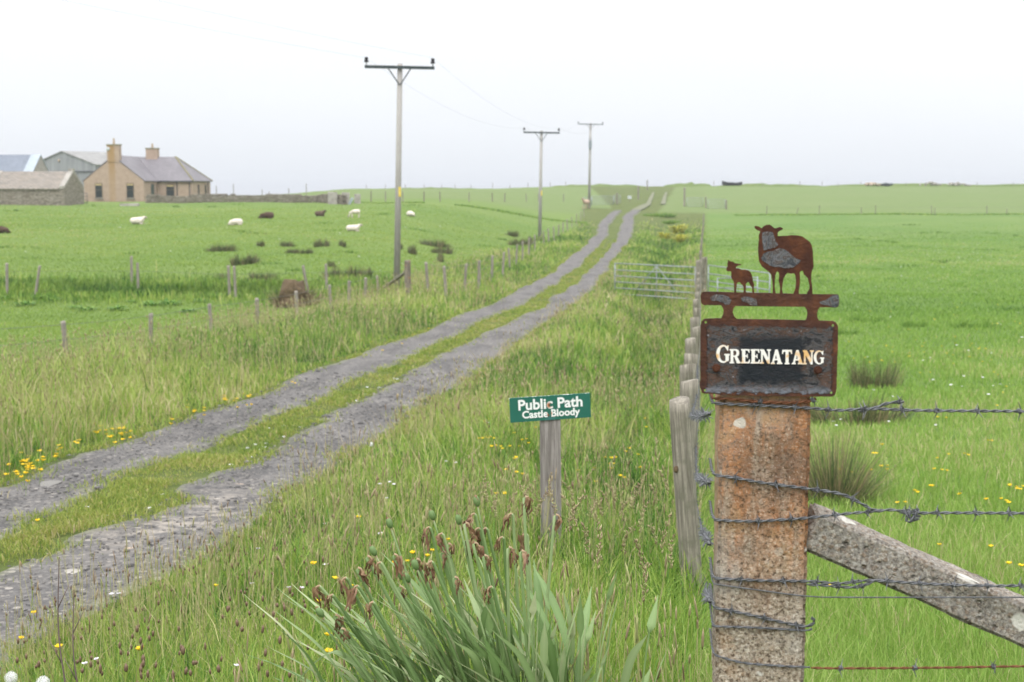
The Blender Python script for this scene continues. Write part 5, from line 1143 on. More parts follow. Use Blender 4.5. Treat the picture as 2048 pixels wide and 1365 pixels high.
for i, (px, py, w_, h_, lab) in enumerate([(1745,777,105,48,'dense double rush clump below the far end of the sign'),(1720,848,200,45,'wide loose rush bed just above the upper barbed wire'),(1729,645,80,14,'pale rush patch level with the brackets of the sign'),(1827,655,50,20,'upright rush clump in the middle of the pasture'),(1944,656,90,16,'long rush patch among white flowers'),(1694,670,45,18,'small rush clump at the edge of the sign')]):
    g = G(px, py); s_ = g[1]/F; o = link('rush_clump', RUf[i % 3] if i < 2 else RUp[i % 2], None, None, (g[0], g[1], gz(g[0], g[1]))); o.scale = (w_*s_, w_*s_*.5, h_*s_*(2.6 if i < 2 else 1.5)+.15); tag(o, lab, 'rush clump', 'rush clumps in the pasture')
g = G(1668, 1012); o = link('rush_clump', RUn[0], None, None, tuple(g)); s_ = g[1]/F; o.scale = (150*s_/.55, 130*s_/.5, 165*s_/.5); tag(o, 'tall tan and green rush clump right behind the concrete gatepost', 'rush clump')
g = G(1190, 935); o = link('dry_tussock', tuft('dry_tussock', 160, .22, .5, m_straw, .006, .6, 3, (0, 1), 8), None, None, tuple(g)); o.scale = (1, 1, .9); tag(o, 'pale dry grass tussock behind the public path sign', 'tussock')
# docks: broad leaved clumps in the meadow
def leafclump(name, n, wr, lw_, ll, mat, seed, up=.5, tb=(0, 1)):
    r_ = np.random.default_rng(seed); V = []; Q = []; tt = []; k = 0
    for i in range(n):
        a = r_.uniform(0, 6.28); rr = wr*math.sqrt(r_.uniform(0, 1)); b = np.array([rr*math.cos(a), rr*math.sin(a), r_.uniform(0, up*.6)]); el = r_.uniform(.2, 1.3); d = np.array([math.cos(a)*math.cos(el), math.sin(a)*math.cos(el), math.sin(el)]); sd = np.array([-math.sin(a), math.cos(a), 0]); L_ = ll*r_.uniform(.6, 1.2); W_ = lw_*r_.uniform(.7, 1.2)
        for t, f in ((0, .15), (.35, 1), (.7, .8), (1, .08)):
            c_ = b+d*L_*t+np.array([0, 0, -.25*L_*t*t]); V += [c_-sd*W_*f/2, c_+sd*W_*f/2]
        Q += [[k+0, k+1, k+3, k+2], [k+2, k+3, k+5, k+4], [k+4, k+5, k+7, k+6]]; tt += [r_.uniform(*tb)]*8; k += 8
    me = arr_mesh(name, np.array(V), [np.array(Q)], {'tint': (np.array(tt), 'FLOAT')}); me.materials.append(mat); return me
DK = [leafclump('dock_plant', 60, .5, .14, .35, m_dock, s) for s in (1, 2)]
dl = [(18,600,34),(50,612,40),(85,598,36),(110,602,26),(150,618,24),(175,622,34),(215,598,22),(235,621,36),(262,606,22),(300,612,34),(340,611,40),(375,625,30),(400,605,26),(430,596,30)]
DT = ['leafy dock clump nearest the frame edge in the meadow','bright dock clump low in the meadow','tall light dock clump touching the overgrown fence','pale dock clump beside the tall light one','small dock clump below the overgrown fence','mid-sized dock clump left of the wide one','dark low dock clump close to the overgrown fence','wide dock clump above the second roadside post','bluish small dock clump in the meadow middle','dock clump just above the third roadside post','broad dark dock clump past the third roadside post','low dock clump before the fourth roadside post','light dock clump behind the fourth roadside post','last dock clump of the meadow row, by the hay heap side']
for i, (px, py, w_) in enumerate(dl):
    g = G(px, py, 0, 34); s_ = g[1]/F; o = link('dock_plant', DK[i % 2], None, None, (g[0], g[1], gz(g[0], g[1]))); o.scale = (w_*s_/1., w_*s_/1., w_*s_*.6); o.rotation_euler = (0, 0, i*1.3); tag(o, DT[i], 'dock plant', 'dock clumps in the meadow')
g = G(590, 614, 0, 40); s_ = g[1]/F; b = MB(); rs = random.Random(2)
b.ball((0, 0, .12), (60*s_, 1.1, 1.7), 4)
for v in b.b.verts:
    n_ = float(vnoise(v.co.x*3, v.co.y*3+v.co.z*4, 8))-.5; v.co *= 1+.35*n_; v.co.z = min(v.co.z, .85+.25*n_)
hy = b.build('hay_heap', m_hay, None, False, (g[0], g[1], gz(g[0], g[1]))); tag(hy, 'rotting brown hay heap behind the roadside fence post', 'hay heap')
hs_ = link('loose_straw', tuft('loose_straw', 420, .62, 1.0, m_hayb, .022, .5, 2, (0, 1.), 12), None, hy); hs_.scale = (1.1, .9, 1)
for i, (px, py, w_, lab) in enumerate([(1357,466,34,'yellow-green flowering clump on the ditch bank, upper one'),(1330,478,28,'yellow-green flowering clump on the track side of the ditch'),(1362,483,30,'lowest yellow-green flowering clump leaning over the ditch')]):
    g = G(px, py+3); s_ = g[1]/F; o = link('flag_iris', leafclump('flag_iris', 260, .5, .09, .4, m_iris, 20+i, .9), None, None, (g[0], g[1], gz(g[0], g[1]))); o.scale = (w_*s_*1.,)*2+(w_*s_*.8,); tag(o, lab, 'plant', 'yellow-green clumps by the ditch')
for i, (px, py, w_, h_, lab) in enumerate([(1320,434,60,11,'tall dark green reed bed filling the head of the ditch'),(1345,448,46,10,'reed bed beside the yellow-green clumps'),(1130,1,1,1,''),(1300,640,60,26,'rank green tussock in the ditch below the braced gate'),(1330,620,70,30,'tall grass tussock under the braced gate'),(1270,665,60,24,'low tussock in the ditch, left of the rank one')]):
    if not lab: continue
    g = G(px, py); s_ = g[1]/F; o = link('tussock', tuft('tussock', 500, .5, .5, m_verge, .03 if py < 500 else .016, .3, 2, (.12, .6), 30+i), None, None, (g[0], g[1], gz(g[0], g[1]))); o.scale = (w_*s_, w_*s_*.8, h_*s_*1.8); tag(o, lab, 'tussock')
# skyline: banks, boat, heaps
def bank(px0, px1, Y, H_, seed):
    n = 40; V = []
    for i in range(n):
        g = onground(px0+(px1-px0)*i/(n-1), Y); hh = H_*math.sin(math.pi*i/(n-1))**.5*(.6+.7*float(vnoise(i*.35, seed, seed)))
        for t, f in ((-3, -.3), (-1, .7), (0, 1.), (1.2, .7), (3, -.3)): V.append((g[0], Y+t, gz(g[0], Y+t)+hh*f))
    i = (np.arange(n-1)[:, None]*5+np.arange(4)[None, :]).reshape(-1, 1)
    zc_ = np.tile(np.array([.3, .3, 0, 1.]), (len(V), 1))
    tag(link('grass_bank', arr_mesh('grass_bank', np.array(V), [np.concatenate([i, i+1, i+6, i+5], 1)], {'zone': (zc_, 'FLOAT_COLOR')}, True), m_ground), kind='structure')
bank(1325, 1420, 304, .8, 1); bank(1428, 1640, 300, .55, 2); bank(1640, 2200, 303, .7, 3); bank(1100, 1290, 306, .5, 4); bank(760, 960, 303, .3, 5)
g = onground(1461, 299); s_ = 299/F; L_ = 40*s_; V = []; st__ = np.linspace(0, 1, 9)
b = MB(); prev = None
for t in st__:
    wv = .75*math.sin(math.pi*min(1, .12+t*.83))**.6; zs = .35+.5*(2*t-.9)**2*.6
    ring = [b.b.verts.new((t*L_-L_/2, y_*wv, z_)) for y_, z_ in ((-1, zs+.35), (-.8, .3), (0, .1), (.8, .3), (1, zs+.35))]
    if prev:
        for k in range(4): b.b.faces.new((prev[k], prev[k+1], ring[k+1], ring[k]))
    else: b.b.faces.new(ring)
    prev = ring
b.b.faces.new(prev[::-1]); bt = b.build('derelict_boat', m_boat, None, False, tuple(g+np.array([0, 0, .05]))); bt.rotation_euler = (0, R(4), R(8)); tag(bt, 'dark derelict boat hull lying on the hilltop bank', 'boat')
MB().box((0, 0, 0), (1., .05, .12)).build('thwart', m_boat, bt).location = (0, 0, .75)
for i, (px, w_, h_, mt, lab) in enumerate([(1742,40,5,m_sand,'long tan rubble heap on the skyline beyond the pasture'),(1858,32,7,m_slabs,'grey stone heap on the skyline, taller of two'),(1908,36,6,m_slabs,'low grey stone heap at the end of the skyline'),(1770,16,5,m_dark,'dark scrap heap next to the tan rubble')]):
    g = onground(px, 300); s_ = 300/F; b = MB(); rs = random.Random(i)
    for _ in range(26): 
        x_ = rs.gauss(0, .28); hh = max(.1, (1-(x_*1.5)**2)); b.ball((x_*w_*s_, rs.uniform(-.8, .8), rs.uniform(.1, 1)*hh*h_*s_*.8+.3), (rs.uniform(.4, 1.1), rs.uniform(.4, .9), rs.uniform(.25, .5)), 1)
    tag(b.jitter(.05, i).build('stone_heap', mt, None, False, tuple(g)), lab, 'heap')

# ------------------------------------------------------------------ daffodil clump gone over
dc = onground(1030, 3.1); DB = np.array([.02, 3.05, 0]); DB[2] = gz(DB[0], DB[1])
daff = thing('daffodil_clump', 'big grey-green daffodil clump gone over, in the grass before the path sign', 'plant', tuple(DB))
def strip(path, w_, tint, name, mat, fold=.25):
    p = catmull(path, 6); t, a, b = frames(p); n = len(p); u = np.linspace(0, 1, n); ww = w_*np.clip(np.minimum(1.0, (1-u)*5), .08, 1)*(.75+.25*np.minimum(1, u*4))
    V = np.stack([p-a*ww[:, None]/2, p+b*ww[:, None]*fold*-.5, p+a*ww[:, None]/2], 1).reshape(-1, 3); i = (np.arange(n-1)[:, None]*3+np.arange(2)[None, :]).reshape(-1, 1)
    me = arr_mesh(name, V, [np.concatenate([i, i+1, i+4, i+3], 1)], {'tint': (np.full(len(V), tint), 'FLOAT')}, True); tv = np.tile(np.array([0, .16, 0.]), n); me.attributes['tint'].data.foreach_set('value', (np.clip(tint+tv+np.repeat(np.linspace(-.12, .1, n), 3), 0, .93)).astype(np.float32)); return link(name, me, mat, daff)
heads = [(228,590,0),(300,640,0),(440,590,0),(375,545,0),(425,490,0),(478,425,0),(240,752,1),(300,750,0),(360,765,0),(615,260,1),(530,412,1),(565,460,0),(625,415,0),(655,590,0),(750,440,0),(760,490,1),(715,560,1),(850,215,1),(905,300,0),(890,400,0),(925,355,0),(1020,240,0),(1085,190,0),(1095,140,1),(1110,270,0),(1150,270,0),(1020,335,0),(1070,350,0),(1125,420,0),(960,540,0),(1180,595,0),(1240,320,0),(1260,375,0),(1290,190,0),(1330,395,0),(1350,95,0),(1370,300,0),(1520,195,0),(815,455,0),(850,455,0),(525,680,0),(680,545,1),(335,825,0),(835,265,0),(995,240,1)]
petal_meshes = []
def withered(seed):
    r_ = random.Random(seed); V = []; Q = []; tt = []; k = 0
    for i in range(7):
        a = r_.uniform(0, 6.28); L_ = r_.uniform(.018, .04); pts = []
        for j in range(5):
            t = j/4; pts.append((.0035*math.cos(a)*(1+t)+r_.gauss(0, .0022), .0035*math.sin(a)*(1+t)+r_.gauss(0, .0022), -L_*t+.004))
        for j, p_ in enumerate(pts):
            w_ = (.0035, .0045, .005, .004, .0015)[j]; an = a+1.57+r_.gauss(0, .6); V += [(p_[0]-w_/2*math.cos(an), p_[1]-w_/2*math.sin(an), p_[2]), (p_[0]+w_/2*math.cos(an), p_[1]+w_/2*math.sin(an), p_[2]+r_.gauss(0, .002))]; tt += [max(0, min(1, r_.gauss(.75-.12*j, .12)))]*2
        Q += [[k+2*j, k+2*j+1, k+2*j+3, k+2*j+2] for j in range(4)]; k += 10
    me = arr_mesh('withered_flower', np.array(V), [np.array(Q)], {'tint': (np.array(tt), 'FLOAT')}, True); me.materials.append(m_dry); return me
WM = [withered(s) for s in range(5)]
pod_me = MB().ball((0, 0, .012), (.015, .015, .026), 2).mesh('seed_pod', True); pod_me.materials.append(m_daff)
pod_me.attributes.new('tint', 'FLOAT', 'POINT').data.foreach_set('value', np.full(len(pod_me.vertices), .15, np.float32))
r_ = random.Random(5)
for i, (hx, hy, pod) in enumerate(heads):
    px, py = 560+hx/2.768, 960+hy/2.768; Yd = 3.05 + (1100-py)/420*.55 + r_.uniform(-.12, .12); top = P(px, py+3, Yd)
    bx = DB + np.array([(px-1010)/F*3.0*.30 + .03 + r_.uniform(-.05, .05), (Yd-3.05)*.7+r_.uniform(-.05, .05), 0]); bx[2] = gz(bx[0], bx[1])-.02
    mid = (bx*.45+top*.55) + np.array([r_.uniform(-.015, .015), 0, .02]); p = catmull([bx-DB, mid-DB, top-DB], 8)
    if not pod: e_ = p[-1]; sgn = r_.choice((-1, 1)); p = np.vstack([p, [e_+np.array([sgn*.004, -.002, .005]), e_+np.array([sgn*.009, -.003, .003]), e_+np.array([sgn*.012, -.004, -.004])]])
    v, f = tube_arrays(p, np.concatenate([np.linspace(.0046, .0036, len(p)-3), [.003, .0024, .002]]), 6)
    stem_ = link('stem', arr_mesh('stem', v, [np.array(f)], {'tint': (np.where(np.arange(len(v)) >= len(v)-6*(3 if not pod else 1), 1., r_.uniform(.1, .8)), 'FLOAT')}, True), m_daff, daff)
    wf = bpy.data.objects.new('withered_flower', WM[i % 5]); C.objects.link(wf); wf.parent = stem_; wf.location = p[-1]; sc_ = (.55 if pod else r_.uniform(.95, 1.35)); wf.scale = (sc_,)*3; wf.rotation_euler = (r_.uniform(-.4, .4), r_.uniform(-.4, .4), r_.uniform(0, 6.28))
    if pod:
        po = bpy.data.objects.new('seed_pod', pod_me); C.objects.link(po); po.parent = stem_; po.location = p[-1]; d_ = p[-1]-p[-4]; po.rotation_euler = Vector(d_).to_track_quat('Z', 'Y').to_euler(); wf.location = p[-1]+d_/np.linalg.norm(d_)*.024
for i in range(320):
    bx = DB + np.array([r_.gauss(-.01, .11), r_.gauss(.0, .12), 0]); bx[2] = gz(bx[0], bx[1])-.02
    L_ = r_.uniform(.24, .55); out_ = np.array([(bx[0]-DB[0])*.6 + r_.gauss(-.10, .10), r_.gauss(-.05, .10), 0]); out_[0] = max(-.24, min(.05, out_[0])); droop = r_.random() < .05
    if droop: out_ *= 1.25
    p0 = bx-DB; p1 = p0+out_*.35+np.array([0, 0, L_*.5]); p2 = p0+out_*.75+np.array([0, 0, L_*(.75 if droop else .85)]); p3 = p0+out_*1.25+np.array([0, 0, L_*(.45 if droop else 1.05)])
    strip([p0, p1, p2, p3], r_.uniform(.010, .024), min(.93, max(0, r_.gauss(.45, .3))), 'leaf', m_daff)

# ------------------------------------------------------------------ flowers and weeds one can count
def flower_mesh(name, mat, r_, petals, cup, hh, tints, smat_tint=.35):
    V = []; Q = []; tt = []; k = 0
    for i in range(petals):
        a = 2*math.pi*i/petals; d = np.array([math.cos(a), math.sin(a), 0]); s_ = np.array([-math.sin(a), math.cos(a), 0])
        for t, w_, z_ in ((.05, .2, 0), (.6, .95, cup*.5), (1, .6, cup)):
            c_ = d*r_*t+np.array([0, 0, hh+z_*r_]); V += [c_-s_*r_*w_*.6, c_+s_*r_*w_*.6]; tt += [tints[i % len(tints)]]*2
        Q += [[k, k+1, k+3, k+2], [k+2, k+3, k+5, k+4]]; k += 6
    me = arr_mesh(name, np.array(V), [np.array(Q)], {'tint': (np.array(tt), 'FLOAT')}); me.materials.append(mat); return me
def stem_mesh(hh, r_, mat, tint):
    V, f = tube_arrays(np.array([[0, 0, -.03], [.006, .002, hh*.5], [0, 0, hh]]), r_, 4); me = arr_mesh('stem', V, [np.array(f)], {'tint': (np.full(len(V), tint), 'FLOAT')}); me.materials.append(mat); return me
def flower(name, label, cat, grp, head, stem_):
    o = thing(name, label, cat, (0, 0, -50), 0, grp)
    h_ = bpy.data.objects.new('flower_head', head); C.objects.link(h_); h_.parent = o
    if stem_: s_ = bpy.data.objects.new('stem', stem_); C.objects.link(s_); s_.parent = o
    return o
def place(proto, pts, used, hs=(.8, 1.2), sizes=(.9, 1.2), grow=4., gp=.2):
    for i, (px, py) in enumerate(pts):
        hgt = random.uniform(*hs)
        g = G(px, py, .22*hgt); b_ = (g[0], g[1], gz(g[0], g[1])); o = proto if not used[0] else dup(proto); used[0] = True
        k = random.uniform(*sizes)*max(1, (g[1]/grow)**gp); o.location = b_; o.scale = (k, k, hgt); o.rotation_euler = (random.uniform(-.15, .15), random.uniform(-.15, .15), random.uniform(0, 6.28))
hb_ = flower_mesh('flower_head', m_yellow, .011, 5, .7, .22, (0, .5, 1)); sb_ = stem_mesh(.22, .0012, m_verge, .4)
bc1 = flower('buttercup', 'small yellow buttercup standing in the pasture beyond the barbed wire', 'buttercup', 'buttercups in the pasture', hb_, sb_)
c6 = lambda x, y: (1600+x/3.413, 660+y/3.413)
pts = [c6(*p) for p in [(583,108),(620,120),(643,152),(740,160),(742,180),(852,155),(865,90),(970,112),(1007,160),(1050,174),(1065,48),(1157,186),(1188,118),(1210,128),(1231,120),(1228,130),(1260,130),(1240,217),(1300,205),(1060,232),(1313,288),(1350,308),(1395,386),(1370,428),(1352,516),(828,294),(892,292),(433,188),(380,196),(470,222),(512,215),(548,207),(580,215),(652,220),(955,594),(985,602),(507,838),(1125,850),(1012,852),(962,876),(580,930),(595,955),(948,955),(983,960),(492,962),(290,957),(338,975),(1298,758),(576,786),(928,1063),(788,1104),(703,1180),(1115,1128),(1322,1157),(1397,1157),(1371,1163),(1437,1175),(1423,1062),(1483,1078),(1500,1068),(1494,1090)]]
pts += [(1380+x/2.334, 780+y/2.334) for x, y in [(1276,490),(1146,448),(1485,445),(1535,460),(1415,725),(1168,728),(1497,813),(1527,820),(615,913),(860,293),(912,356),(1162,372),(1282,300),(1403,238),(995,527),(1050,475)]]
random.seed(3); pts += [(random.uniform(1690, 2040), random.uniform(600, 700)) for _ in range(24)]
place(bc1, pts, [False])
bc2 = flower('buttercup', 'yellow buttercup growing in the rough verge around the path sign', 'buttercup', 'buttercups round the path sign', hb_, sb_)
c7 = lambda x, y: (960+x/2.73, 740+y/2.73)
pts = [c7(*p) for p in [(867,124),(957,202),(665,232),(928,266),(915,313),(298,316),(325,347),(197,345),(8,376),(45,370),(65,373),(62,413),(112,414),(165,417),(135,430),(222,388),(240,382),(298,398),(205,420),(178,473),(168,486),(158,543),(178,557),(210,574),(820,428),(790,450),(842,463),(740,475),(715,478),(682,483),(680,512),(725,510),(708,540),(738,541),(627,541),(527,552),(655,613),(778,580),(780,592),(1282,359),(145,674),(100,682),(900,533),(850,204)]]
pts += [(560+x/2.768, 960+y/2.768) for x, y in [(397,204),(1253,75),(740,388),(800,425),(835,400),(645,448),(693,447),(190,455),(222,680),(222,875),(218,930),(348,1065),(255,540),(410,592),(920,340)]] + [(x/3.37, 960+y/3.37) for x, y in [(108,1058),(405,1108),(1008,1140),(1405,722),(268,264),(255,888)]] + [(400+x/3.413, 600+y/3.413) for x, y in [(1920,948),(1968,940),(1992,944),(1985,995),(1918,830),(1950,818)]]
place(bc2, pts, [False], (.9, 1.4))
tf = flower('birds_foot_trefoil', 'bright yellow trefoil flower in the low patches along the track edge', 'trefoil', 'trefoil flowers along the track', flower_mesh('flower_head', m_yellow, .013, 4, .8, .08, (0, .2)), stem_mesh(.08, .0012, m_verge, .4))
c1b = lambda x, y: (x/3.657, 640+y/3.657); pts = []
for cx, cy_, n_, sx_, sy in ((180,930,26,70,40),(40,1000,1,5,5),(72,893,1,4,4),(290,865,4,25,20),(553,808,3,15,12),(440,835,5,40,14),(715,695,7,30,14),(810,735,12,50,40),(920,712,10,50,18),(1235,635,2,15,8),(1430,555,7,50,20),(1500,600,2,20,10),(1640,480,4,20,15),(1730,522,2,15,8),(1810,505,5,30,14)):
    pts += [c1b(random.gauss(cx, sx_*.6), random.gauss(cy_, sy*.6)) for _ in range(n_)]
pts += [(400+x/3.413, 600+y/3.413) for x, y in [(1170,260),(1240,272),(1340,200),(1455,205),(1380,230),(705,445),(630,505),(645,500),(160,585),(250,625),(320,615),(1560,150)]]
place(tf, pts, [False], (.5, 1.5), (1.0, 1.5))
da = flower('daisy', 'small white daisy on the grassy strip of the track', 'daisy', 'daisies on the track strip', flower_mesh('flower_head', m_white, .011, 8, .1, .05, (.8, 1)), stem_mesh(.05, .001, m_verge, .4))
pts = [(400+x/3.413, 600+y/3.413) for x, y in [(1300,525),(1325,520),(1345,515),(1330,540),(1225,572),(1250,577),(1240,582),(1175,573),(1140,570),(1110,600),(1130,625),(1150,622),(1050,690),(1075,690),(1065,660),(870,775),(940,745),(950,735),(680,838),(640,825),(570,830),(475,845),(450,940),(375,950),(440,980),(400,988),(325,985),(555,945),(350,1035),(570,900),(210,1093),(1600,390),(1910,290),(1890,290)]] + [(x/3.37, 960+y/3.37) for x, y in [(1095,50),(885,72),(1005,140),(715,198),(585,140)]]
place(da, pts, [False], (.2, .35), (1., 1.4))
wf_ = flower('white_meadow_flower', 'small white flower head scattered over the pasture beyond the barbed wire', 'wild flower', 'white flowers in the pasture', flower_mesh('flower_head', m_white, .014, 6, .4, .22, (.6, 1)), sb_)
pts = [c6(*p) for p in [(305,76),(463,186),(355,182),(368,210),(418,222),(1080,105),(1150,140),(1315,158),(1290,212),(1510,50),(495,412),(620,455),(1030,374),(1107,314),(1230,322),(925,340),(1288,438),(590,623),(950,650),(232,628),(240,650),(288,612),(870,190),(840,210),(1373,372),(1328,384),(1090,385)]]
random.seed(9); pts += [(random.gauss(1960, 45), random.gauss(513, 12)) for _ in range(70)] + [(random.gauss(1850, 70), random.gauss(503, 9)) for _ in range(50)] + [(random.uniform(1640, 2045), random.uniform(500, 660)) for _ in range(22)]
place(wf_, pts, [False], (.7, 1.2), (.7, 1.2))
wl = flower('white_clover', 'tiny white clover flower dotted across the sheep field', 'wild flower', 'white flowers in the sheep field', flower_mesh('flower_head', m_white, .03, 6, .5, .1, (.7, 1)), stem_mesh(.1, .003, m_verge, .4))
pts = [(380+x/3.94, 340+y/3.94) for x, y in [(750,655),(1105,522),(1035,490),(1180,488),(1483,455),(1700,437),(1750,390),(1390,380),(1425,380),(2030,418),(905,835),(1770,855),(1500,775),(1330,665),(60,680),(480,485),(1178,715)]] + [(x/4.096, 260+y/4.096) for x, y in [(490,795),(530,797),(610,778),(635,772),(980,790),(1000,773),(850,720),(1640,830)]]
random.seed(4); pts += [(random.uniform(0, 1100), random.uniform(430, 540)) for _ in range(30)]
place(wl, pts, [False], (.6, 1.), (.8, 1.3), 20)
# cuckoo flowers and dandelion clocks in the verge
cf = flower('cuckoo_flower', 'pale lilac white flower head among the verge plantains', 'wild flower', 'pale flowers in the verge', flower_mesh('flower_head', m_white, .013, 5, .4, .25, (.0, .4)), stem_mesh(.25, .0013, m_verge, .5))
pts = [(560+x/2.768, 960+y/2.768) for x, y in [(255,280),(585,328),(612,140),(630,40),(82,640),(280,505)]] + [(x/3.37, 960+y/3.37) for x, y in [(785,828),(818,830),(1735,760),(1985,785),(755,1255),(1520,1335),(625,1320),(1730,530)]] + [(400+x/3.413, 600+y/3.413) for x, y in [(1660,1140),(1783,1143),(1325,1280),(1243,1290),(1990,865)]]
place(cf, pts, [False], (.9, 1.2), (.6, .9))
def clock_mesh():
    n = 260; i = np.arange(n)+.5; ph = np.arccos(1-2*i/n); th_ = np.pi*(1+5**.5)*i; d = np.stack([np.cos(th_)*np.sin(ph), np.sin(th_)*np.sin(ph), np.cos(ph)], 1); V = []; Q = []
    for k in range(n):
        a = np.cross(d[k], [.3, .2, .9]); a /= np.linalg.norm(a); b = np.cross(d[k], a); c_ = d[k]*.019*random.uniform(.9, 1.05); r0 = .0015
        V += [d[k]*.004+a*.0002, d[k]*.004-a*.0002, c_-a*.0002, c_+a*.0002, c_-a*r0, c_-b*r0, c_+a*r0, c_+b*r0]; o = 8*k; Q += [[o, o+1, o+2, o+3], [o+4, o+5, o+6, o+7]]
    V = np.array(V)+np.array([0, 0, .30]); me = arr_mesh('seed_head', V, [np.array(Q)], {'tint': (np.full(len(V), 1.), 'FLOAT')}); me.materials.append(m_white); return me
ck = clock_mesh(); cs_ = stem_mesh(.3, .0018, m_straw, .4)
for px, py, lab in ((22,1356,'fluffy dandelion clock at the very corner of the verge'),(86,1366,'second fluffy dandelion clock, beside the corner one'),(742,889,'lone white dandelion clock at the edge of the track')):
    g = G(px, py, .30); o = thing('dandelion_clock', lab, 'dandelion', (g[0], g[1], gz(g[0], g[1])), 0, None)
    for nm_, me in (('seed_head', ck), ('stem', cs_)):
        c_ = bpy.data.objects.new(nm_, me); C.objects.link(c_); c_.parent = o
# ribwort plantains: the ones that show largest
pv, pq, pt_, ptt = spindles(np.array([[0, 0, .30]]), np.array([[.05, 0, 1.]]), np.array([.024]), np.array([.0042]), np.array([.15]))
ph_me = arr_mesh('flower_head', pv, [pq, pt_], {'tint': (ptt, 'FLOAT')}, True); ph_me.materials.append(m_seed)
pl = flower('ribwort_plantain', 'thin ribwort plantain stalk with a dark brown head in the track-side verge', 'plantain', 'ribwort plantains in the verge', ph_me, stem_mesh(.30, .0011, m_verge, .6))
random.seed(12); pts = [(x/3.37, 960+y/3.37) for x, y in [(248,660),(165,715),(885,450),(920,456),(943,490),(838,530),(895,552),(1047,492),(1090,490),(1030,520),(1295,460),(1333,466),(1408,433),(1492,450),(1500,485),(1350,520),(1297,600),(1455,480),(1560,555),(1578,585),(1600,550),(1640,385),(1705,400),(520,765),(530,800),(590,790),(500,880),(520,880),(553,868),(455,822),(712,855),(668,880),(775,985),(610,1000),(690,1000),(713,940),(918,990),(977,965),(1045,985),(1060,1050),(885,1100),(890,1145),(925,1105),(1165,1170),(1235,1165),(300,1180),(188,1210),(345,1215),(600,1200),(680,1290),(730,1305),(823,1295),(965,1260),(1020,1300),(940,1340),(1200,1305),(1720,915),(1820,925),(1920,840),(1945,880),(1960,915),(1980,1060),(1730,815),(1640,970),(1730,635),(1840,465),(1875,470),(1945,430),(1680,305),(1975,320)]]
k = 0
while k < 170:
    px, py = random.uniform(0, 900), random.uniform(900, 1360)
    g = G(px, py, .3)
    if g[1] > 2.6 and g[0] > float(ed(RRe, g[1]))+.1 and px < 600+(1365-py)*.5: pts.append((px, py)); k += 1
used = [False]
for px, py in pts:
    hgt = random.uniform(.7, 1.15); g = G(px, py, .31*hgt); o = pl if not used[0] else dup(pl); used[0] = True
    o.location = (g[0], g[1], gz(g[0], g[1])); k = random.uniform(.9, 1.35); o.scale = (k, k, hgt); o.rotation_euler = (random.uniform(-.12, .12), random.uniform(-.12, .12), random.uniform(0, 6.28))
# cocksfoot seed heads near the path sign
def cock_mesh(seed):
    r_ = np.random.default_rng(seed); n = 40; t = r_.uniform(0, 1, n); p = np.stack([.05*t**2, 0*t, .42+.10*t], 1)+r_.normal(0, .0035, (n, 3)); a = np.stack([.25+r_.normal(0, .4, n), r_.normal(0, .4, n), np.ones(n)], 1)
    V, q, tr, tt = spindles(p, a, r_.uniform(.008, .018, n), r_.uniform(.0012, .0026, n), np.clip(r_.normal(.6, .25, n), 0, 1)); me = arr_mesh('flower_head', V, [q, tr], {'tint': (tt, 'FLOAT')}); me.materials.append(m_seed); return me
cst = stem_mesh(.43, .0012, m_verge, .45)
cps = [flower('cocksfoot_grass', 'tall grass stalk with a drooping grey-brown seed head round the path signpost', 'grass stalk', 'seeding grass stalks by the path sign', cock_mesh(s), cst) for s in range(3)]; us = [False]*3
pts = [c7(*p) for p in [(365,550),(385,600),(415,520),(545,570),(265,660),(290,700),(310,690),(130,740),(65,740),(20,680),(350,680),(480,700),(520,660),(675,700),(705,620),(770,660),(820,670),(870,665),(910,620),(960,670),(700,740),(655,790),(590,770),(600,740),(740,760),(775,750),(845,790),(815,890),(688,970),(660,900),(978,890),(1065,880),(1075,1010),(930,1140),(1040,600),(1250,550),(1245,950),(895,960),(80,640),(500,780)]]
for i, (px, py) in enumerate(pts):
    hgt = random.uniform(.8, 1.2); g = G(px, py, .48*hgt); j = i % 3; o = cps[j] if not us[j] else dup(cps[j]); us[j] = True
    o.location = (g[0], g[1], gz(g[0], g[1])); k = random.uniform(.9, 1.3); o.scale = (k, k, hgt); o.rotation_euler = (random.uniform(-.1, .1), random.uniform(-.1, .1), random.uniform(0, 6.28))
# bare dead stalks
for px, pyt, pyb, lab in ((118,1115,1420,'bare dark dead stalk, taller of two at the verge corner'),(148,1180,1420,'bare dark dead stalk, shorter of two at the verge corner')):
    Yd = 3.4; a = P(px+12, pyb, Yd); t = P(px, pyt, Yd); a[2] = gz(a[0], a[1]); b = MB(); p = catmull([a-a, (t-a)*.35+np.array([.012, 0, 0]), (t-a)*.7-np.array([.008, 0, 0]), t-a], 6); b.tube(p, np.linspace(.0035, .0012, len(p)), 5)
    for j in range(3): q = p[int(len(p)*(.4+.17*j))]; b.bar(tuple(q), tuple(q+np.array([(-1)**j*.03, 0, .06])), .0016, 5, .0008)
    tag(b.build('dead_stalk', plain('dead_stalk', (.16,.12,.11), .9), None, True, tuple(a)), lab, 'dead stalk')
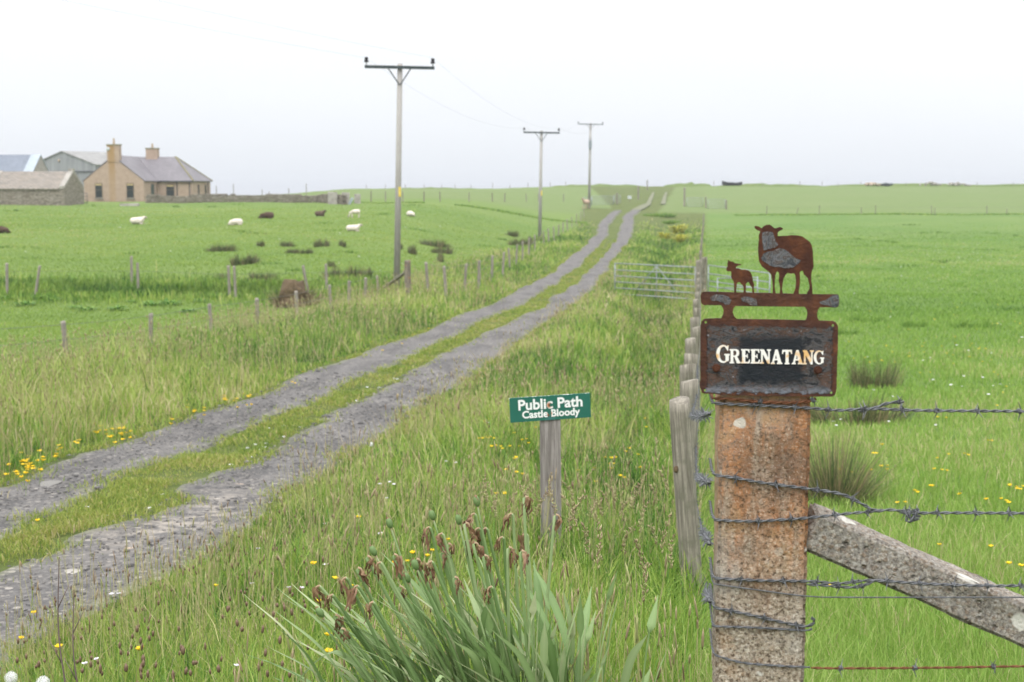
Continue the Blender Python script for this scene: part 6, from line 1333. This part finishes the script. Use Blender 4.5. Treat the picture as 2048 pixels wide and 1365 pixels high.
# flat pale stones and puddles in the ruts
c2 = lambda x, y: (x/3.37, 960+y/3.37)
FS = [(490,622,80,14),(210,700,50,10),(850,425,45,9),(1290,160,50,13),(1430,100,30,8),(920,275,35,14),(1110,550,55,10),(1220,325,60,10),(1300,325,45,8),(1460,195,25,8),(1040,262,40,9),(1600,40,60,12),(1480,72,45,11),(1755,85,40,7),(1310,212,40,12),(880,470,60,9)]
FLB = 'low flat pale stone bedded in the wheel rut of the track'
for i, (x_, y_, w_, h_) in enumerate(FS):
    g = G(*c2(x_, y_)); s_ = g[1]/F; n = 11; b = MB(); rs = random.Random(i)
    dep = max(.05, min(.22, w_/3.37*s_*.9)); pts = [(w_/3.37*s_*.75*(.6+.6*rs.random())*math.cos(k*6.283/n), dep*(.6+.6*rs.random())*math.sin(k*6.283/n), -.02) for k in range(n)]
    b.prism(pts, (0, 0, .024+.006*rs.random())); b.bevel(.003)
    tag(b.build('flat_stone', m_slabs if i < 8 else m_sand, None, False, (g[0], g[1], gz(g[0], g[1])+.0005*g[1]-.006)), FLB, 'stone', 'flat stones in the track')
for i, (x_, y_, w_) in enumerate([(330,40,60)]):
    g = G(*c2(x_, y_)); u_ = float((g[0]-ed(LLe, g[1]))/(ed(LRe, g[1])-ed(LLe, g[1]))); s_ = g[1]/F; n = 26; b = MB(); b.poly([(w_/3.37*s_*(1+.25*math.sin(3*a+i))*math.cos(a), .16*(1+.25*math.cos(2*a+i))*math.sin(a), 0) for a in np.linspace(0, 6.283, n, endpoint=False)])
    tag(b.build('water_puddle', m_pud, None, False, (g[0], g[1], gz(g[0], g[1])+.020+.0005*g[1]-.035*math.sin(math.pi*u_)*.25)), kind='structure')
# tidy: smooth big-picture scene settings
for o in list(C.objects):
    if o.type == 'EMPTY' and not o.children and o.name.startswith('m_'): bpy.data.objects.remove(o)

# ------------------------------------------------------------------ the damp air
HZ = 1
if HZ:
    hm = bpy.data.materials.new('damp_air'); hm.use_nodes = True; hn = hm.node_tree; hn.nodes.clear(); ho_ = hn.nodes.new('ShaderNodeOutputMaterial'); pv_ = hn.nodes.new('ShaderNodeVolumePrincipled')
    pv_.inputs['Color'].default_value = (.83, .865, .92, 1); pv_.inputs['Density'].default_value = .00042; pv_.inputs['Anisotropy'].default_value = .2; hn.links.new(pv_.outputs[0], ho_.inputs['Volume'])
    tag(MB().box((0, 5000, -5), (24000, 14000, 50)).build('haze', hm), kind='stuff')
